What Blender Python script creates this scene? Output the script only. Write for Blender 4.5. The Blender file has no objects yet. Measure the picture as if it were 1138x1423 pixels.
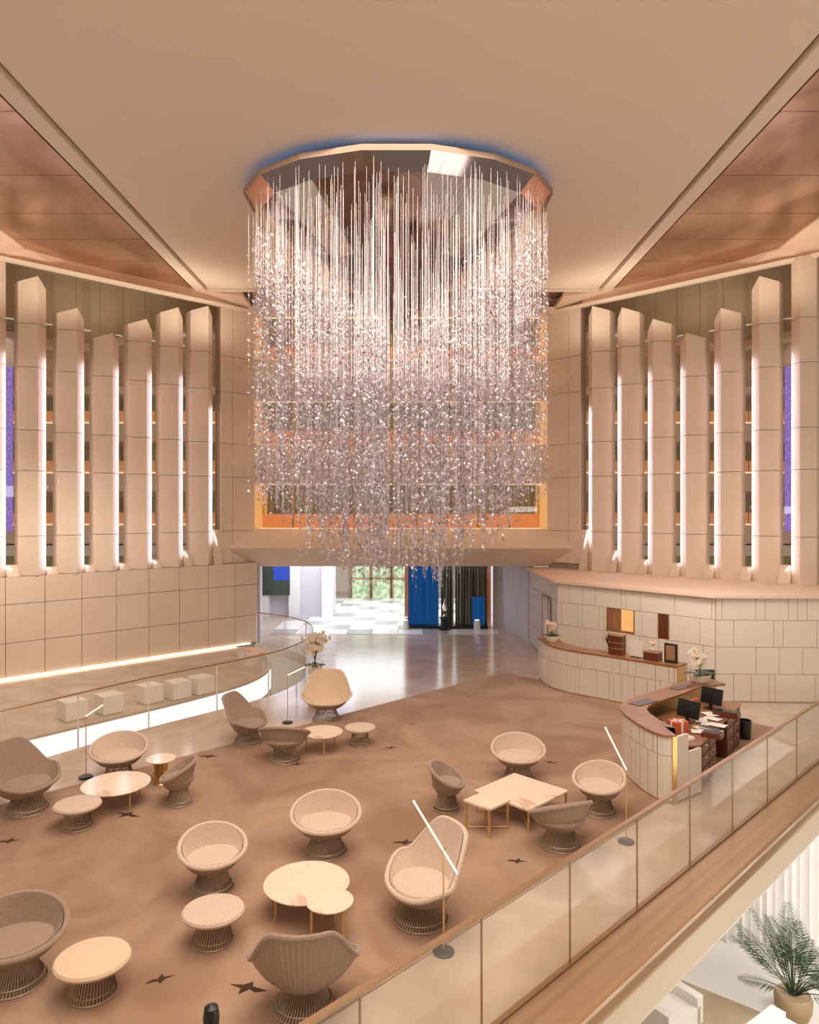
import bpy, math, random
from math import sin, cos, pi, sqrt, radians as R
from mathutils import Vector, Matrix
random.seed(7)
C = bpy.context.scene.collection
SC = bpy.context.scene
# ---------------------------------------------------------------- camera
H = 4.7
cam = bpy.data.cameras.new('camera')
camo = bpy.data.objects.new('camera', cam); C.objects.link(camo)
camo.location = (0, 0, H); camo.rotation_euler = (R(90), 0, 0)
cam.sensor_fit = 'VERTICAL'; cam.sensor_height = 36; cam.sensor_width = 36
cam.lens = 36*1000/1423.0
cam.shift_y = -6.5/1423.0
cam.clip_start = 0.05; cam.clip_end = 200
SC.camera = camo
# ---------------------------------------------------------------- world, exposure, main lights
w = bpy.data.worlds.new('world'); SC.world = w; w.use_nodes = True
w.node_tree.nodes['Background'].inputs[0].default_value = (1.0, 0.80, 0.64, 1)
w.node_tree.nodes['Background'].inputs[1].default_value = 0.42
SC.view_settings.view_transform = 'Standard'
SC.view_settings.look = 'None'
SC.view_settings.exposure = 0.1
SC.view_settings.gamma = 1.0
SC.view_settings.use_curve_mapping = False

def area(name, loc, rot, sx, sy, power, col=(1, .85, .7), spread=180):
    l = bpy.data.lights.new(name, 'AREA'); l.shape = 'RECTANGLE'; l.size = sx; l.size_y = sy
    l.energy = power; l.color = col; l.spread = R(spread)
    o = bpy.data.objects.new(name, l); C.objects.link(o); o.location = loc; o.rotation_euler = rot
    return o
WARM = (1, .82, .66)
area('ceiling_wash', (-0.2, 9, 11.7), (0, 0, 0), 9, 10, 1150, WARM)
area('ceiling_wash', (-0.2, 2, 11.0), (R(25), 0, 0), 9, 5, 550, WARM)
area('ceiling_fill', (-8.2, 20.7, 10.3), (R(180), R(-22), R(-45)), .3, 8, 60, (1, .86, .70))  # added fill to brighten the ceiling; no such fitting in the hall
area('ceiling_fill', (7.6, 20.7, 10.3), (R(180), R(22), R(45)), .3, 8, 60, (1, .86, .70))  # matching added fill for the opposite side of the ceiling
area('hall_light', (-1.5, 32, 2.75), (0, 0, 0), 9, 8, 620, (.85, .92, 1))
area('hall_light', (-3.5, 27, 2.7), (R(0), 0, 0), 3, 3, 80, (.6, .68, 1))
area('reception_light', (6.2, 16.2, 4.6), (R(25), 0, R(-40)), 4.5, .6, 75, (1, .93, .88))
area('lower_light', (8.3, 10.6, -0.75), (R(15), 0, 0), 6, 3, 270, (1, .97, .94))
area('fascia_fill', (7.5, 3.5, -1.8), (R(100), 0, R(15)), 6, 2, 150, (1, .93, .82))  # unseen light added to brighten the cream fascia
area('passage_light', (-9, 17.5, 5.2), (R(20), 0, R(45)), 4, 1, 90, (1, .9, .8))

# ---------------------------------------------------------------- materials
def mat(name, col, rough=.6, metal=0, emit=None, es=0, spec=.5, sheen=0):
    m = bpy.data.materials.new(name); m.use_nodes = True
    b = m.node_tree.nodes['Principled BSDF']
    b.inputs['Base Color'].default_value = (*col, 1)
    b.inputs['Roughness'].default_value = rough
    b.inputs['Metallic'].default_value = metal
    b.inputs['Specular IOR Level'].default_value = spec
    if sheen: b.inputs['Sheen Weight'].default_value = sheen
    if emit:
        b.inputs['Emission Color'].default_value = (*emit, 1); b.inputs['Emission Strength'].default_value = es
    return m
def noisy(m, scale, c1, c2, detail=4, bump=0, stretch=(1, 1, 1), lo=.35, hi=.65, coord='Object', dist=0):
    nt = m.node_tree; b = nt.nodes['Principled BSDF']
    tc = nt.nodes.new('ShaderNodeTexCoord'); mp = nt.nodes.new('ShaderNodeMapping')
    mp.inputs['Scale'].default_value = stretch
    n = nt.nodes.new('ShaderNodeTexNoise'); n.inputs['Scale'].default_value = scale; n.inputs['Detail'].default_value = detail
    n.inputs['Distortion'].default_value = dist
    r = nt.nodes.new('ShaderNodeValToRGB')
    r.color_ramp.elements[0].color = (*c1, 1); r.color_ramp.elements[1].color = (*c2, 1)
    r.color_ramp.elements[0].position = lo; r.color_ramp.elements[1].position = hi
    nt.links.new(tc.outputs[coord], mp.inputs[0]); nt.links.new(mp.outputs[0], n.inputs['Vector'])
    nt.links.new(n.outputs[0], r.inputs[0]); nt.links.new(r.outputs[0], b.inputs['Base Color'])
    if bump:
        n2 = nt.nodes.new('ShaderNodeTexNoise'); n2.inputs['Scale'].default_value = scale*12
        nt.links.new(tc.outputs[coord], n2.inputs['Vector'])
        bp = nt.nodes.new('ShaderNodeBump'); bp.inputs['Strength'].default_value = bump; bp.inputs['Distance'].default_value = .01
        nt.links.new(n2.outputs[0], bp.inputs['Height']); nt.links.new(bp.outputs[0], b.inputs['Normal'])
    return m
def emis(name, col, s):
    return mat(name, (0, 0, 0), .5, 0, col, s)
def glassy(name, tint, fac, rough=.02, diff=None, dfac=0):
    """thin sheet of glass: mostly clear, a little mirror at grazing angles"""
    m = bpy.data.materials.new(name); m.use_nodes = True; nt = m.node_tree
    nt.nodes.remove(nt.nodes['Principled BSDF']); out = nt.nodes['Material Output']
    tr = nt.nodes.new('ShaderNodeBsdfTransparent'); tr.inputs[0].default_value = (*tint, 1)
    gl = nt.nodes.new('ShaderNodeBsdfGlossy'); gl.inputs['Roughness'].default_value = rough
    fr = nt.nodes.new('ShaderNodeLayerWeight'); fr.inputs[0].default_value = .5
    pw = nt.nodes.new('ShaderNodeMath'); pw.operation = 'POWER'; pw.inputs[1].default_value = 4
    nt.links.new(fr.outputs['Facing'], pw.inputs[0])
    ad = nt.nodes.new('ShaderNodeMath'); ad.operation = 'MULTIPLY_ADD'; ad.inputs[1].default_value = .6; ad.inputs[2].default_value = fac; ad.use_clamp = True
    mx = nt.nodes.new('ShaderNodeMixShader')
    nt.links.new(pw.outputs[0], ad.inputs[0]); nt.links.new(ad.outputs[0], mx.inputs[0])
    nt.links.new(tr.outputs[0], mx.inputs[1]); nt.links.new(gl.outputs[0], mx.inputs[2])
    last = mx
    if diff:
        df = nt.nodes.new('ShaderNodeBsdfDiffuse'); df.inputs[0].default_value = (*diff, 1)
        m2 = nt.nodes.new('ShaderNodeMixShader'); m2.inputs[0].default_value = dfac
        nt.links.new(mx.outputs[0], m2.inputs[1]); nt.links.new(df.outputs[0], m2.inputs[2]); last = m2
    nt.links.new(last.outputs[0], out.inputs['Surface'])
    return m
M = {}
M['cream'] = noisy(mat('cream_stone', (.74, .60, .48), .55), .7, (.72, .58, .46), (.77, .63, .51), 3)
M['cream_joint'] = mat('joint_shadow_gap', (.36, .26, .20), .8)
M['ceiling'] = mat('ceiling_plaster', (.84, .71, .58), .85)
M['groove'] = mat('ceiling_groove', (.36, .28, .22), .9)
M['beam'] = mat('beam_plaster', (.78, .57, .43), .7)
M['copper'] = noisy(mat('copper_leaf', (.45, .24, .14), .28, .75), .55, (.42, .24, .15), (.66, .43, .29), 6, stretch=(1, .45, 1), dist=1.6)
M['carpet'] = noisy(mat('brown_carpet', (.27, .16, .10), .95, 0, sheen=.2), .55, (.28, .16, .10), (.42, .275, .19), 6, .5, dist=1.6)
M['marble'] = noisy(mat('pale_marble', (.52, .42, .34), .16), .8, (.47, .37, .29), (.60, .49, .40), 6, dist=1.5)
M['motif'] = mat('carpet_motif_pile', (.06, .03, .02), 1)
M['bronze'] = noisy(mat('brushed_bronze', (.42, .24, .13), .3, .55), 1.2, (.44, .28, .17), (.56, .38, .24), 5, stretch=(.12, 5, 1))
M['fascia'] = mat('fascia_paint', (.76, .66, .52), .5)
M['white_panel'] = mat('white_lacquer_panel', (.74, .67, .59), .35)
M['gold'] = mat('brushed_gold', (.62, .40, .16), .3, .9)
M['goldlight'] = mat('gold_trim', (.75, .52, .22), .35, .6)
M['glass'] = glassy('clear_glass', (.985, .985, .97), .02, .03, (.80, .70, .58), .07)
M['glass_dark'] = glassy('window_glass', (.95, .95, .93), .03, .03)
M['rail'] = mat('bronze_rail', (.40, .25, .14), .3, .6)
M['fab_light'] = noisy(mat('pale_woven_fabric', (.62, .47, .38), .9, sheen=.3), 60, (.60, .46, .38), (.70, .56, .47), 2)
M['fab_cream'] = noisy(mat('cream_woven_fabric', (.72, .50, .30), .9, sheen=.3), 60, (.70, .53, .37), (.76, .59, .43), 2)
M['fab_brown'] = noisy(mat('taupe_woven_fabric', (.34, .24, .18), .9, sheen=.3), 60, (.30, .21, .16), (.38, .27, .21), 2)
M['shell'] = mat('wire_shell_bronze', (.40, .32, .26), .45, .35)
M['wire'] = mat('bronze_wire', (.40, .31, .23), .5, .4)
M['tabletop'] = noisy(mat('veined_marble_top', (.80, .62, .48), .14), 1.1, (.66, .48, .36), (.84, .70, .57), 8, lo=.32, hi=.40, dist=1.8)
M['wood'] = noisy(mat('polished_walnut', (.30, .13, .06), .3), 3, (.22, .09, .04), (.40, .19, .09), 5, stretch=(1, 8, 1))
M['darkwood'] = noisy(mat('dark_red_wood', (.12, .03, .015), .3), 3, (.09, .02, .01), (.17, .045, .02), 5, stretch=(8, 8, 1))
M['rim'] = mat('rim_bronze_paint', (.38, .27, .21), .5)
M['black'] = mat('black_plastic', (.012, .012, .014), .35)
M['darkleather'] = mat('dark_leather_mat', (.12, .09, .10), .4)
M['paper'] = mat('white_paper', (.85, .83, .82), .7)
M['white'] = mat('white_gloss', (.82, .78, .72), .25)
M['red'] = mat('orange_red_card', (.60, .13, .04), .5)
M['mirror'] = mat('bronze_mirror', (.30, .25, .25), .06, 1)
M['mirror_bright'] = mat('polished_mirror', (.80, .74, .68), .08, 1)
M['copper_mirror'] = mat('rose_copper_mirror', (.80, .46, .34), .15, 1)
M['led_warm'] = emis('warm_led', (1, .80, .58), 3)
M['led_soft'] = emis('soft_warm_led', (1, .66, .38), 1.1)
M['led_lamp'] = emis('lamp_led', (1, .84, .62), 1.6)
M['led_cool'] = emis('cool_led', (.93, .90, 1), 2.6)
M['led_blue'] = emis('blue_led', (.12, .40, 1), 2.2)
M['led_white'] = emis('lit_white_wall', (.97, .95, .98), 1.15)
M['purple'] = noisy(emis('purple_lit_screen', (.20, .13, .50), .8), 9, (.1, .05, .3), (.4, .3, .7))
M['orange'] = mat('glowing_orange_curtain', (.60, .26, .12), .8, 0, (1, .38, .12), .28)  # glow of the lit windows put into the material as emission
M['amber'] = mat('lit_amber_reveal', (.80, .45, .20), .6, 0, (1, .55, .18), .35)  # light on jambs and niche put in as emission
M['olive_win'] = noisy(mat('olive_window_drape', (.12, .09, .04), .5, 0, (.5, .36, .14), .12), 3, (.05, .04, .02), (.30, .24, .10), 3, stretch=(6, 1, .3))  # faint emission stands for strip light falling on the backing
M['olive'] = noisy(mat('olive_stone', (.30, .22, .14), .4), .5, (.46, .35, .23), (.54, .42, .28), 2)
M['lilac_light_wall'] = mat('lilac_lit_wall', (.66, .62, .66), .4)  # lilac light on pale walls put into the base colour
M['blue_curtain'] = noisy(mat('blue_drape', (.01, .08, .22), .6, 0, (.01, .10, .32), .35), 2, (.005, .05, .15), (.02, .14, .32), stretch=(9, 1, .3))  # cloth brightened by its own emission, no lamp in it
M['grey_curtain'] = noisy(mat('grey_drape', (.16, .15, .12), .7), 2, (.16, .15, .11), (.36, .33, .26), stretch=(9, 1, .3))
M['tile_white'] = mat('white_floor_tile', (.85, .82, .78), .2)
M['tile_grey'] = mat('grey_floor_tile', (.42, .40, .40), .2)
M['screen'] = emis('blue_screen', (.03, .08, .55), .9)
M['screen_dark'] = mat('dark_green_panel', (.05, .07, .05), .4)
M['green_view'] = noisy(emis('daylit_garden', (.5, .6, .4), .35), 4, (.1, .16, .06), (.5, .6, .4))
M['leaf'] = mat('dark_green_leaf', (.03, .07, .02), .45)
M['palm'] = noisy(mat('palm_leaf', (.07, .14, .05), .6, 0, spec=.2), 3, (.02, .05, .018), (.07, .12, .05))
M['petal'] = mat('white_petal', (.86, .74, .62), .6)
M['petal_pink'] = mat('blush_petal', (.82, .62, .50), .6)
M['pot'] = mat('white_ceramic', (.82, .72, .60), .25)
M['basket'] = mat('tan_basket', (.45, .33, .20), .8)
M['curtain_white'] = mat('white_sheer_curtain', (.85, .82, .80), .8)
M['low_carpet'] = noisy(mat('tan_rug', (.46, .36, .24), .9), 2, (.42, .33, .21), (.50, .40, .27))
def crystal(name, dcol, op):
    m = bpy.data.materials.new(name); m.use_nodes = True; nt = m.node_tree
    nt.nodes.remove(nt.nodes['Principled BSDF']); out = nt.nodes['Material Output']
    tr = nt.nodes.new('ShaderNodeBsdfTransparent'); tr.inputs[0].default_value = (.90, .90, .97, 1)
    gl = nt.nodes.new('ShaderNodeBsdfGlossy'); gl.inputs['Roughness'].default_value = .08
    gl.inputs['Color'].default_value = (.95, .93, 1, 1)
    df = nt.nodes.new('ShaderNodeBsdfDiffuse'); df.inputs[0].default_value = (.84, .78, .80, 1)
    geo = nt.nodes.new('ShaderNodeNewGeometry')
    ramp = nt.nodes.new('ShaderNodeValToRGB')
    ramp.color_ramp.elements[0].position = .24; ramp.color_ramp.elements[0].color = (.16, .11, .10, 1)
    ramp.color_ramp.elements[1].position = .26; ramp.color_ramp.elements[1].color = (*dcol, 1)
    nt.links.new(geo.outputs['Random Per Island'], ramp.inputs[0]); nt.links.new(ramp.outputs[0], df.inputs[0])
    a = nt.nodes.new('ShaderNodeMixShader'); a.inputs[0].default_value = .45
    nt.links.new(gl.outputs[0], a.inputs[1]); nt.links.new(df.outputs[0], a.inputs[2])
    b = nt.nodes.new('ShaderNodeMixShader'); b.inputs[0].default_value = op
    nt.links.new(tr.outputs[0], b.inputs[1]); nt.links.new(a.outputs[0], b.inputs[2])
    nt.links.new(b.outputs[0], out.inputs['Surface'])
    return m
M['crystal'] = crystal('crystal', (.88, .80, .80), .62)
M['crystal_rod'] = crystal('crystal_rod', (.42, .50, .72), .36)

# ---------------------------------------------------------------- helpers
class MB:
    def __init__(s): s.v = []; s.f = []; s.second = []
    def add(s, vs, fs):
        n = len(s.v); s.v += [tuple(p) for p in vs]; s.f += [tuple(i+n for i in f) for f in fs]; return s
    def box(s, x0, x1, y0, y1, z0, z1, M4=None):
        vs = [(x0,y0,z0),(x1,y0,z0),(x1,y1,z0),(x0,y1,z0),(x0,y0,z1),(x1,y0,z1),(x1,y1,z1),(x0,y1,z1)]
        if M4: vs = [tuple(M4 @ Vector(p)) for p in vs]
        return s.add(vs, [(0,3,2,1),(4,5,6,7),(0,1,5,4),(1,2,6,5),(2,3,7,6),(3,0,4,7)])
    def prism(s, poly, z0, z1):
        n = len(poly)
        a = sum(poly[i][0]*poly[(i+1) % n][1]-poly[(i+1) % n][0]*poly[i][1] for i in range(n))
        if a < 0: poly = poly[::-1]
        f0 = z0 if callable(z0) else (lambda p: z0); f1 = z1 if callable(z1) else (lambda p: z1)
        vs = [(p[0], p[1], f0(p)) for p in poly]+[(p[0], p[1], f1(p)) for p in poly]
        return s.add(vs, [tuple(range(n-1, -1, -1)), tuple(range(n, 2*n))]+[(i, (i+1) % n, n+(i+1) % n, n+i) for i in range(n)])
    def tube(s, pts, r, k=6, cap=True):
        pts = [Vector(p) for p in pts]; n = len(pts); rr = r if isinstance(r, (list, tuple)) else [r]*n
        rings = []
        for i, p in enumerate(pts):
            d = (pts[min(i+1, n-1)]-pts[max(i-1, 0)]).normalized()
            u = d.cross(Vector((0, 0, 1)) if abs(d.z) < .9 else Vector((1, 0, 0))).normalized(); v = d.cross(u)
            rings.append([p+(u*cos(2*pi*j/k)+v*sin(2*pi*j/k))*rr[i] for j in range(k)])
        vs = [q for g in rings for q in g]; fs = []
        for i in range(n-1):
            for j in range(k):
                fs.append((i*k+j, i*k+(j+1) % k, (i+1)*k+(j+1) % k, (i+1)*k+j))
        if cap: fs += [tuple(range(k-1, -1, -1)), tuple(range((n-1)*k, n*k))]
        return s.add(vs, fs)
    def loop(s, pts, r, k=6):
        n = len(pts); pts = [Vector(p) for p in pts]; vs = []
        for i, p in enumerate(pts):
            d = (pts[(i+1) % n]-pts[i-1]).normalized()
            u = d.cross(Vector((0, 0, 1))).normalized(); v = d.cross(u)
            vs += [p+(u*cos(2*pi*j/k)+v*sin(2*pi*j/k))*r for j in range(k)]
        return s.add(vs, [(i*k+j, i*k+(j+1) % k, ((i+1) % n)*k+(j+1) % k, ((i+1) % n)*k+j) for i in range(n) for j in range(k)])
    def lathe(s, prof, k=32, c=(0, 0), sx=1, sy=1):
        vs = []; n = len(prof)
        for r, z in prof:
            vs += [(c[0]+sx*r*cos(2*pi*j/k), c[1]+sy*r*sin(2*pi*j/k), z) for j in range(k)]
        fs = [(i*k+j, i*k+(j+1) % k, (i+1)*k+(j+1) % k, (i+1)*k+j) for i in range(n-1) for j in range(k)]
        if prof[0][0] > 1e-4: fs.append(tuple(range(k-1, -1, -1)))
        if prof[-1][0] > 1e-4: fs.append(tuple(range((n-1)*k, n*k)))
        return s.add(vs, fs)
    def build(s, name, m, parent=None, smooth=False):
        me = bpy.data.meshes.new(name); me.from_pydata(s.v, [], s.f); me.update()
        me.materials.append(M[m] if isinstance(m, str) else m)
        if s.second:
            me.materials.append(M['crystal_rod'])
            for i in s.second: me.polygons[i].material_index = 1
        if smooth:
            me.polygons.foreach_set('use_smooth', [True]*len(me.polygons))
            try: me.set_sharp_from_angle(angle=R(40))
            except Exception: pass
        o = bpy.data.objects.new(name, me); C.objects.link(o)
        if parent: o.parent = parent
        return o
def tag(o, label=None, cat=None, group=None, kind=None):
    if label: o['label'] = label
    if cat: o['category'] = cat
    if group: o['group'] = group
    if kind: o['kind'] = kind
    return o
def thing(name, label, cat, loc=(0, 0, 0), rz=0, group=None, kind=None):
    o = bpy.data.objects.new(name, None); C.objects.link(o); o.empty_display_size = .1
    o.location = loc; o.rotation_euler = (0, 0, rz); return tag(o, label, cat, group, kind)
def struct(o): o['kind'] = 'structure'; return o
def sroot(name, label=None): return thing(name, label, None, kind='structure')
def copy_tree(o, parent=None):
    c = o.copy(); C.objects.link(c); c.parent = parent
    for ch in list(o.children): copy_tree(ch, c)
    return c
def fl(u, v, z=0):
    """floor point (height z) seen at that spot"""
    Y = (H-z)*1000/(v-705); return ((u-569)/1000*Y, Y)
def wallbox(mb, p, q, z0, z1, f=0.0, b=-.03):
    """vertical slab along plan line p-q, room side = right of p->q (d.y,-d.x)"""
    p = Vector(p[:2]); q = Vector(q[:2]); d = (q-p).normalized(); n = Vector((d.y, -d.x))
    return mb.prism([tuple(p+n*b), tuple(q+n*b), tuple(q+n*f), tuple(p+n*f)], z0, z1)

# ================================================================ STRUCTURE
SQ = sqrt(1.059**2+1)
L0 = Vector((-5.40, 25.05)); DL = Vector((-1.059, -1))/SQ         # left diagonal wall, going outward
R0 = Vector((4.80, 25.05)); DR = Vector((1.059, -1))/SQ
NL = Vector((-DL.y, DL.x)); NL = NL if NL.x > 0 else -NL           # into the hall
NR = Vector((-NL.x, NL.y))
def lw(u):  # distance along left wall line for an image column
    k = (u-569)/1000; # X = k Y ; L0 + s*DL
    return (L0.x-k*L0.y)/(k*DL.y-DL.x)
CURVE = [(-9.6, 9.9), (-8.5, 11.4), (-7.3, 12.83), (-6.5, 14.0), (-5.6, 15.3), (-4.5, 16.6), (-3.55, 17.8), (-3.05, 19.0), (-2.9, 20.2), (-2.95, 21.5), (-3.35, 22.8), (-4.2, 23.9), (-5.3, 24.7)]
FAR = [(-9.6, 12.4), (-7.94, 14.46), (-6.6, 16.1), (-5.4, 17.6), (-4.55, 18.9), (-4.15, 20.0), (-4.1, 21.3), (-4.5, 22.6), (-5.3, 23.6), (-5.9, 24.3)]
def smooth_line(pts, n=4):
    out = []
    P = [Vector(p) for p in pts]
    for i in range(len(P)-1):
        a, b, c, d = P[max(i-1, 0)], P[i], P[i+1], P[min(i+2, len(P)-1)]
        for k in range(n):
            t = k/n
            out.append(tuple(.5*((2*b)+(-a+c)*t+(2*a-5*b+4*c-d)*t*t+(-a+3*b-3*c+d)*t**3)))
    out.append(tuple(P[-1])); return out
CURVE_S = smooth_line(CURVE, 3); FAR_S = smooth_line(FAR, 3)

# floor slab of the lounge level (edge follows the balustrades), passage floor beyond the slot
fl_poly = [(-2.6, 2.35), (13, 17.95), (13, 26.5), (5.2, 26.5), (5.2, 40), (-9, 40), (-9, 25.3), (-5.5, 25.3)]+CURVE_S[::-1]+[(-9.6, 2.35)]
struct(MB().prism(fl_poly, -.30, 0).build('floor', 'marble'))
lip = [(-2.6, 2.35), (13, 17.95)]
struct(MB().prism(FAR_S+[(-5.9, 25.0), (-14, 17.4), (-14, 12.4)], -.06, 0).build('floor', 'marble'))
# lit side of the slot between the two floors, and its bottom
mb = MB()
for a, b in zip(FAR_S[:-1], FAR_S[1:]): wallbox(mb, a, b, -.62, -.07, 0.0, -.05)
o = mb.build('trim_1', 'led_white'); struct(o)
mb = MB()
for a, b in zip(FAR_S[:-1], FAR_S[1:]): wallbox(mb, a, b, -1.6, -.64, 0.0, -.05)
struct(mb.build('trim_2', 'cream'))
struct(MB().prism(CURVE_S+FAR_S[::-1], -1.7, -1.6).build('floor', 'marble'))
# carpet: a square turned by 45 degrees
def dq(s, d): return ((s-d)/2, (s+d)/2)     # X+Y=s, Y-X=d
cp = [dq(23.1, 17.8), dq(23.1, 7.35), dq(-2.5, 7.35), dq(-2.5, 17.8)]
carpet = MB().prism(cp, 0, .012).build('carpet', 'carpet')
tag(carpet, 'large square brown mottled carpet covering the lounge floor', 'carpet')
# bird motifs woven in the carpet
def motif(u, v, a, s, k=1):
    x, y = fl(u, v); mb = MB()
    pts = [(-1, .1), (-.45, .3), (-.1, .12), (.3, .55), (.35, .1), (1, -.1), (.3, -.15), (-.1, -.45), (-.2, -.1), (-.6, 0)]
    q = [(x+s*(p[0]*cos(a)-p[1]*sin(a)*k), y+s*(p[0]*sin(a)+p[1]*cos(a)*k)) for p in pts]
    mb.prism(q, .012, .015); mb.build('bird_motif', 'motif', carpet)
for u, v, a, s in [(572, 1007, .2, .1), (543, 1040, .3, .14), (765, 1060, 2.8, .13), (718, 1198, 0, .14), (178, 1133, 2.9, .22), (290, 1052, .1, .2),
                   (412, 1063, .5, .13), (562, 1172, .2, .17), (585, 1170, 2, .11), (222, 1363, .6, .14), (345, 1374, 3, .2), (12, 1170, .4, .16), (640, 1190, .3, .1)]:
    motif(u, v, a, s)

# ---- left wall below the fins: stone panels, one by one
pitch = .998
wl = sroot('wall_left'); PR = .20
def lp(s, off=0): return L0+DL*s+NL*off
def rp(s, off=0): return R0+DR*s+NR*off
back = MB(); back.prism([tuple(lp(0, PR-.05)), tuple(lp(11.2, PR-.05)), tuple(lp(11.2, -.3)), tuple(lp(0, -.3))], 0, 2.8)
back.build('backing', 'cream_joint', wl)
s0 = lw(323); rows = [(0.05, 1.0), (1.0, 2.05), (2.05, 2.8)]
edges = [0.0]; s = lw(323)
while s < 11.2: edges.append(s); s += pitch
for a, b in zip(edges[:-1], edges[1:]):
    for z0, z1 in rows:
        g = .008
        MB().prism([tuple(lp(a+g, PR)), tuple(lp(b-g, PR)), tuple(lp(b-g, PR-.04)), tuple(lp(a+g, PR-.04))], z0+g, z1-g).build('panel', 'cream', wl)
# glowing line at the wall foot
struct(MB().prism([tuple(lp(.3, PR+.05)), tuple(lp(11.2, PR+.05)), tuple(lp(11.2, PR-.02)), tuple(lp(.3, PR-.02))], .015, .05).build('trim_3', 'led_warm'))

# ---- fins, each a stack of stone segments
ZS = [2.8, 3.9, 5.72, 6.85, 8.6, 9.8, 11.45]
fin_u = [(-28, 8), (25, 64), (79, 117), (130, 165), (178, 211), (223, 254), (265, 295)]
fin_top = [11.45, 11.14, 10.45, 9.9, 10.5, 11.05, 11.3]
ordn = ['at the frame edge', 'beside the purple lit screen', 'with a slanted top below the olive panels', 'shortest of its row', 'next to the shortest', 'third from the balconies', 'nearest the balconies']
def fin(side, i):
    u0, u1 = fin_u[i]; sa, sc = lw(u0), lw(u1); top = fin_top[i]
    P = lp if side < 0 else rp
    A, Cc = P(sa), P(sc); q, p = .29, .28
    B = P(sc+q, p); A2, C2 = P(sa, -.35), P(sc, -.35)
    name = 'left' if side < 0 else 'right'
    t = thing('wall_fin', '%s stone fin with one lit edge, %s' % (name+' wall', ordn[i]), 'wall fin', (B.x, B.y, 2.8), 0, 'stone fins on the %s wall' % name)
    poly = [A, B, Cc, C2, A2]; poly = [(v.x-B.x, v.y-B.y) for v in poly]
    zs = [z for z in ZS if z < top-.25]+[top]
    drops = [.18, 0, .26, .3, .2]
    for k, (z0, z1) in enumerate(zip(zs[:-1], zs[1:])):
        if side > 0 and k == 0: z0 = 2.60
        mb = MB(); last = (k == len(zs)-2) and top < 11.4
        n = 5; g = .007
        vs = [(x, y, z0-2.8+g) for x, y in poly]+[(x, y, z1-2.8-g-(drops[j] if last else 0)) for j, (x, y) in enumerate(poly)]
        mb.add(vs, [(4,3,2,1,0), (5,6,7,8,9)]+[(j, (j+1) % 5, 5+(j+1) % 5, 5+j) for j in range(5)])
        mb.build('segment', 'cream', t)
    # led strip hidden in the gap, washing the inner face
    zt = 8.9 if i < 6 else 8.0
    gp = P(sc-.16, .02); tgt = P(sc+q*.5, p*.5); d = tgt-gp
    l = bpy.data.lights.new('fin_strip', 'AREA'); l.shape = 'RECTANGLE'; l.size = .05; l.size_y = zt-2.95
    l.energy = 15; l.color = (.93, .84, 1); l.spread = R(150)
    lo = bpy.data.objects.new('fin_strip', l); C.objects.link(lo); lo.location = (gp.x, gp.y, (zt+2.95)/2)
    dv = Vector((d.x, d.y, 0)).normalized(); zax = -dv; yax = Vector((0, 0, 1)); xax = yax.cross(zax)
    lo.rotation_euler = Matrix((xax, yax, zax)).transposed().to_euler()
for i in range(7):
    fin(-1, i); fin(1, i)

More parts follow.
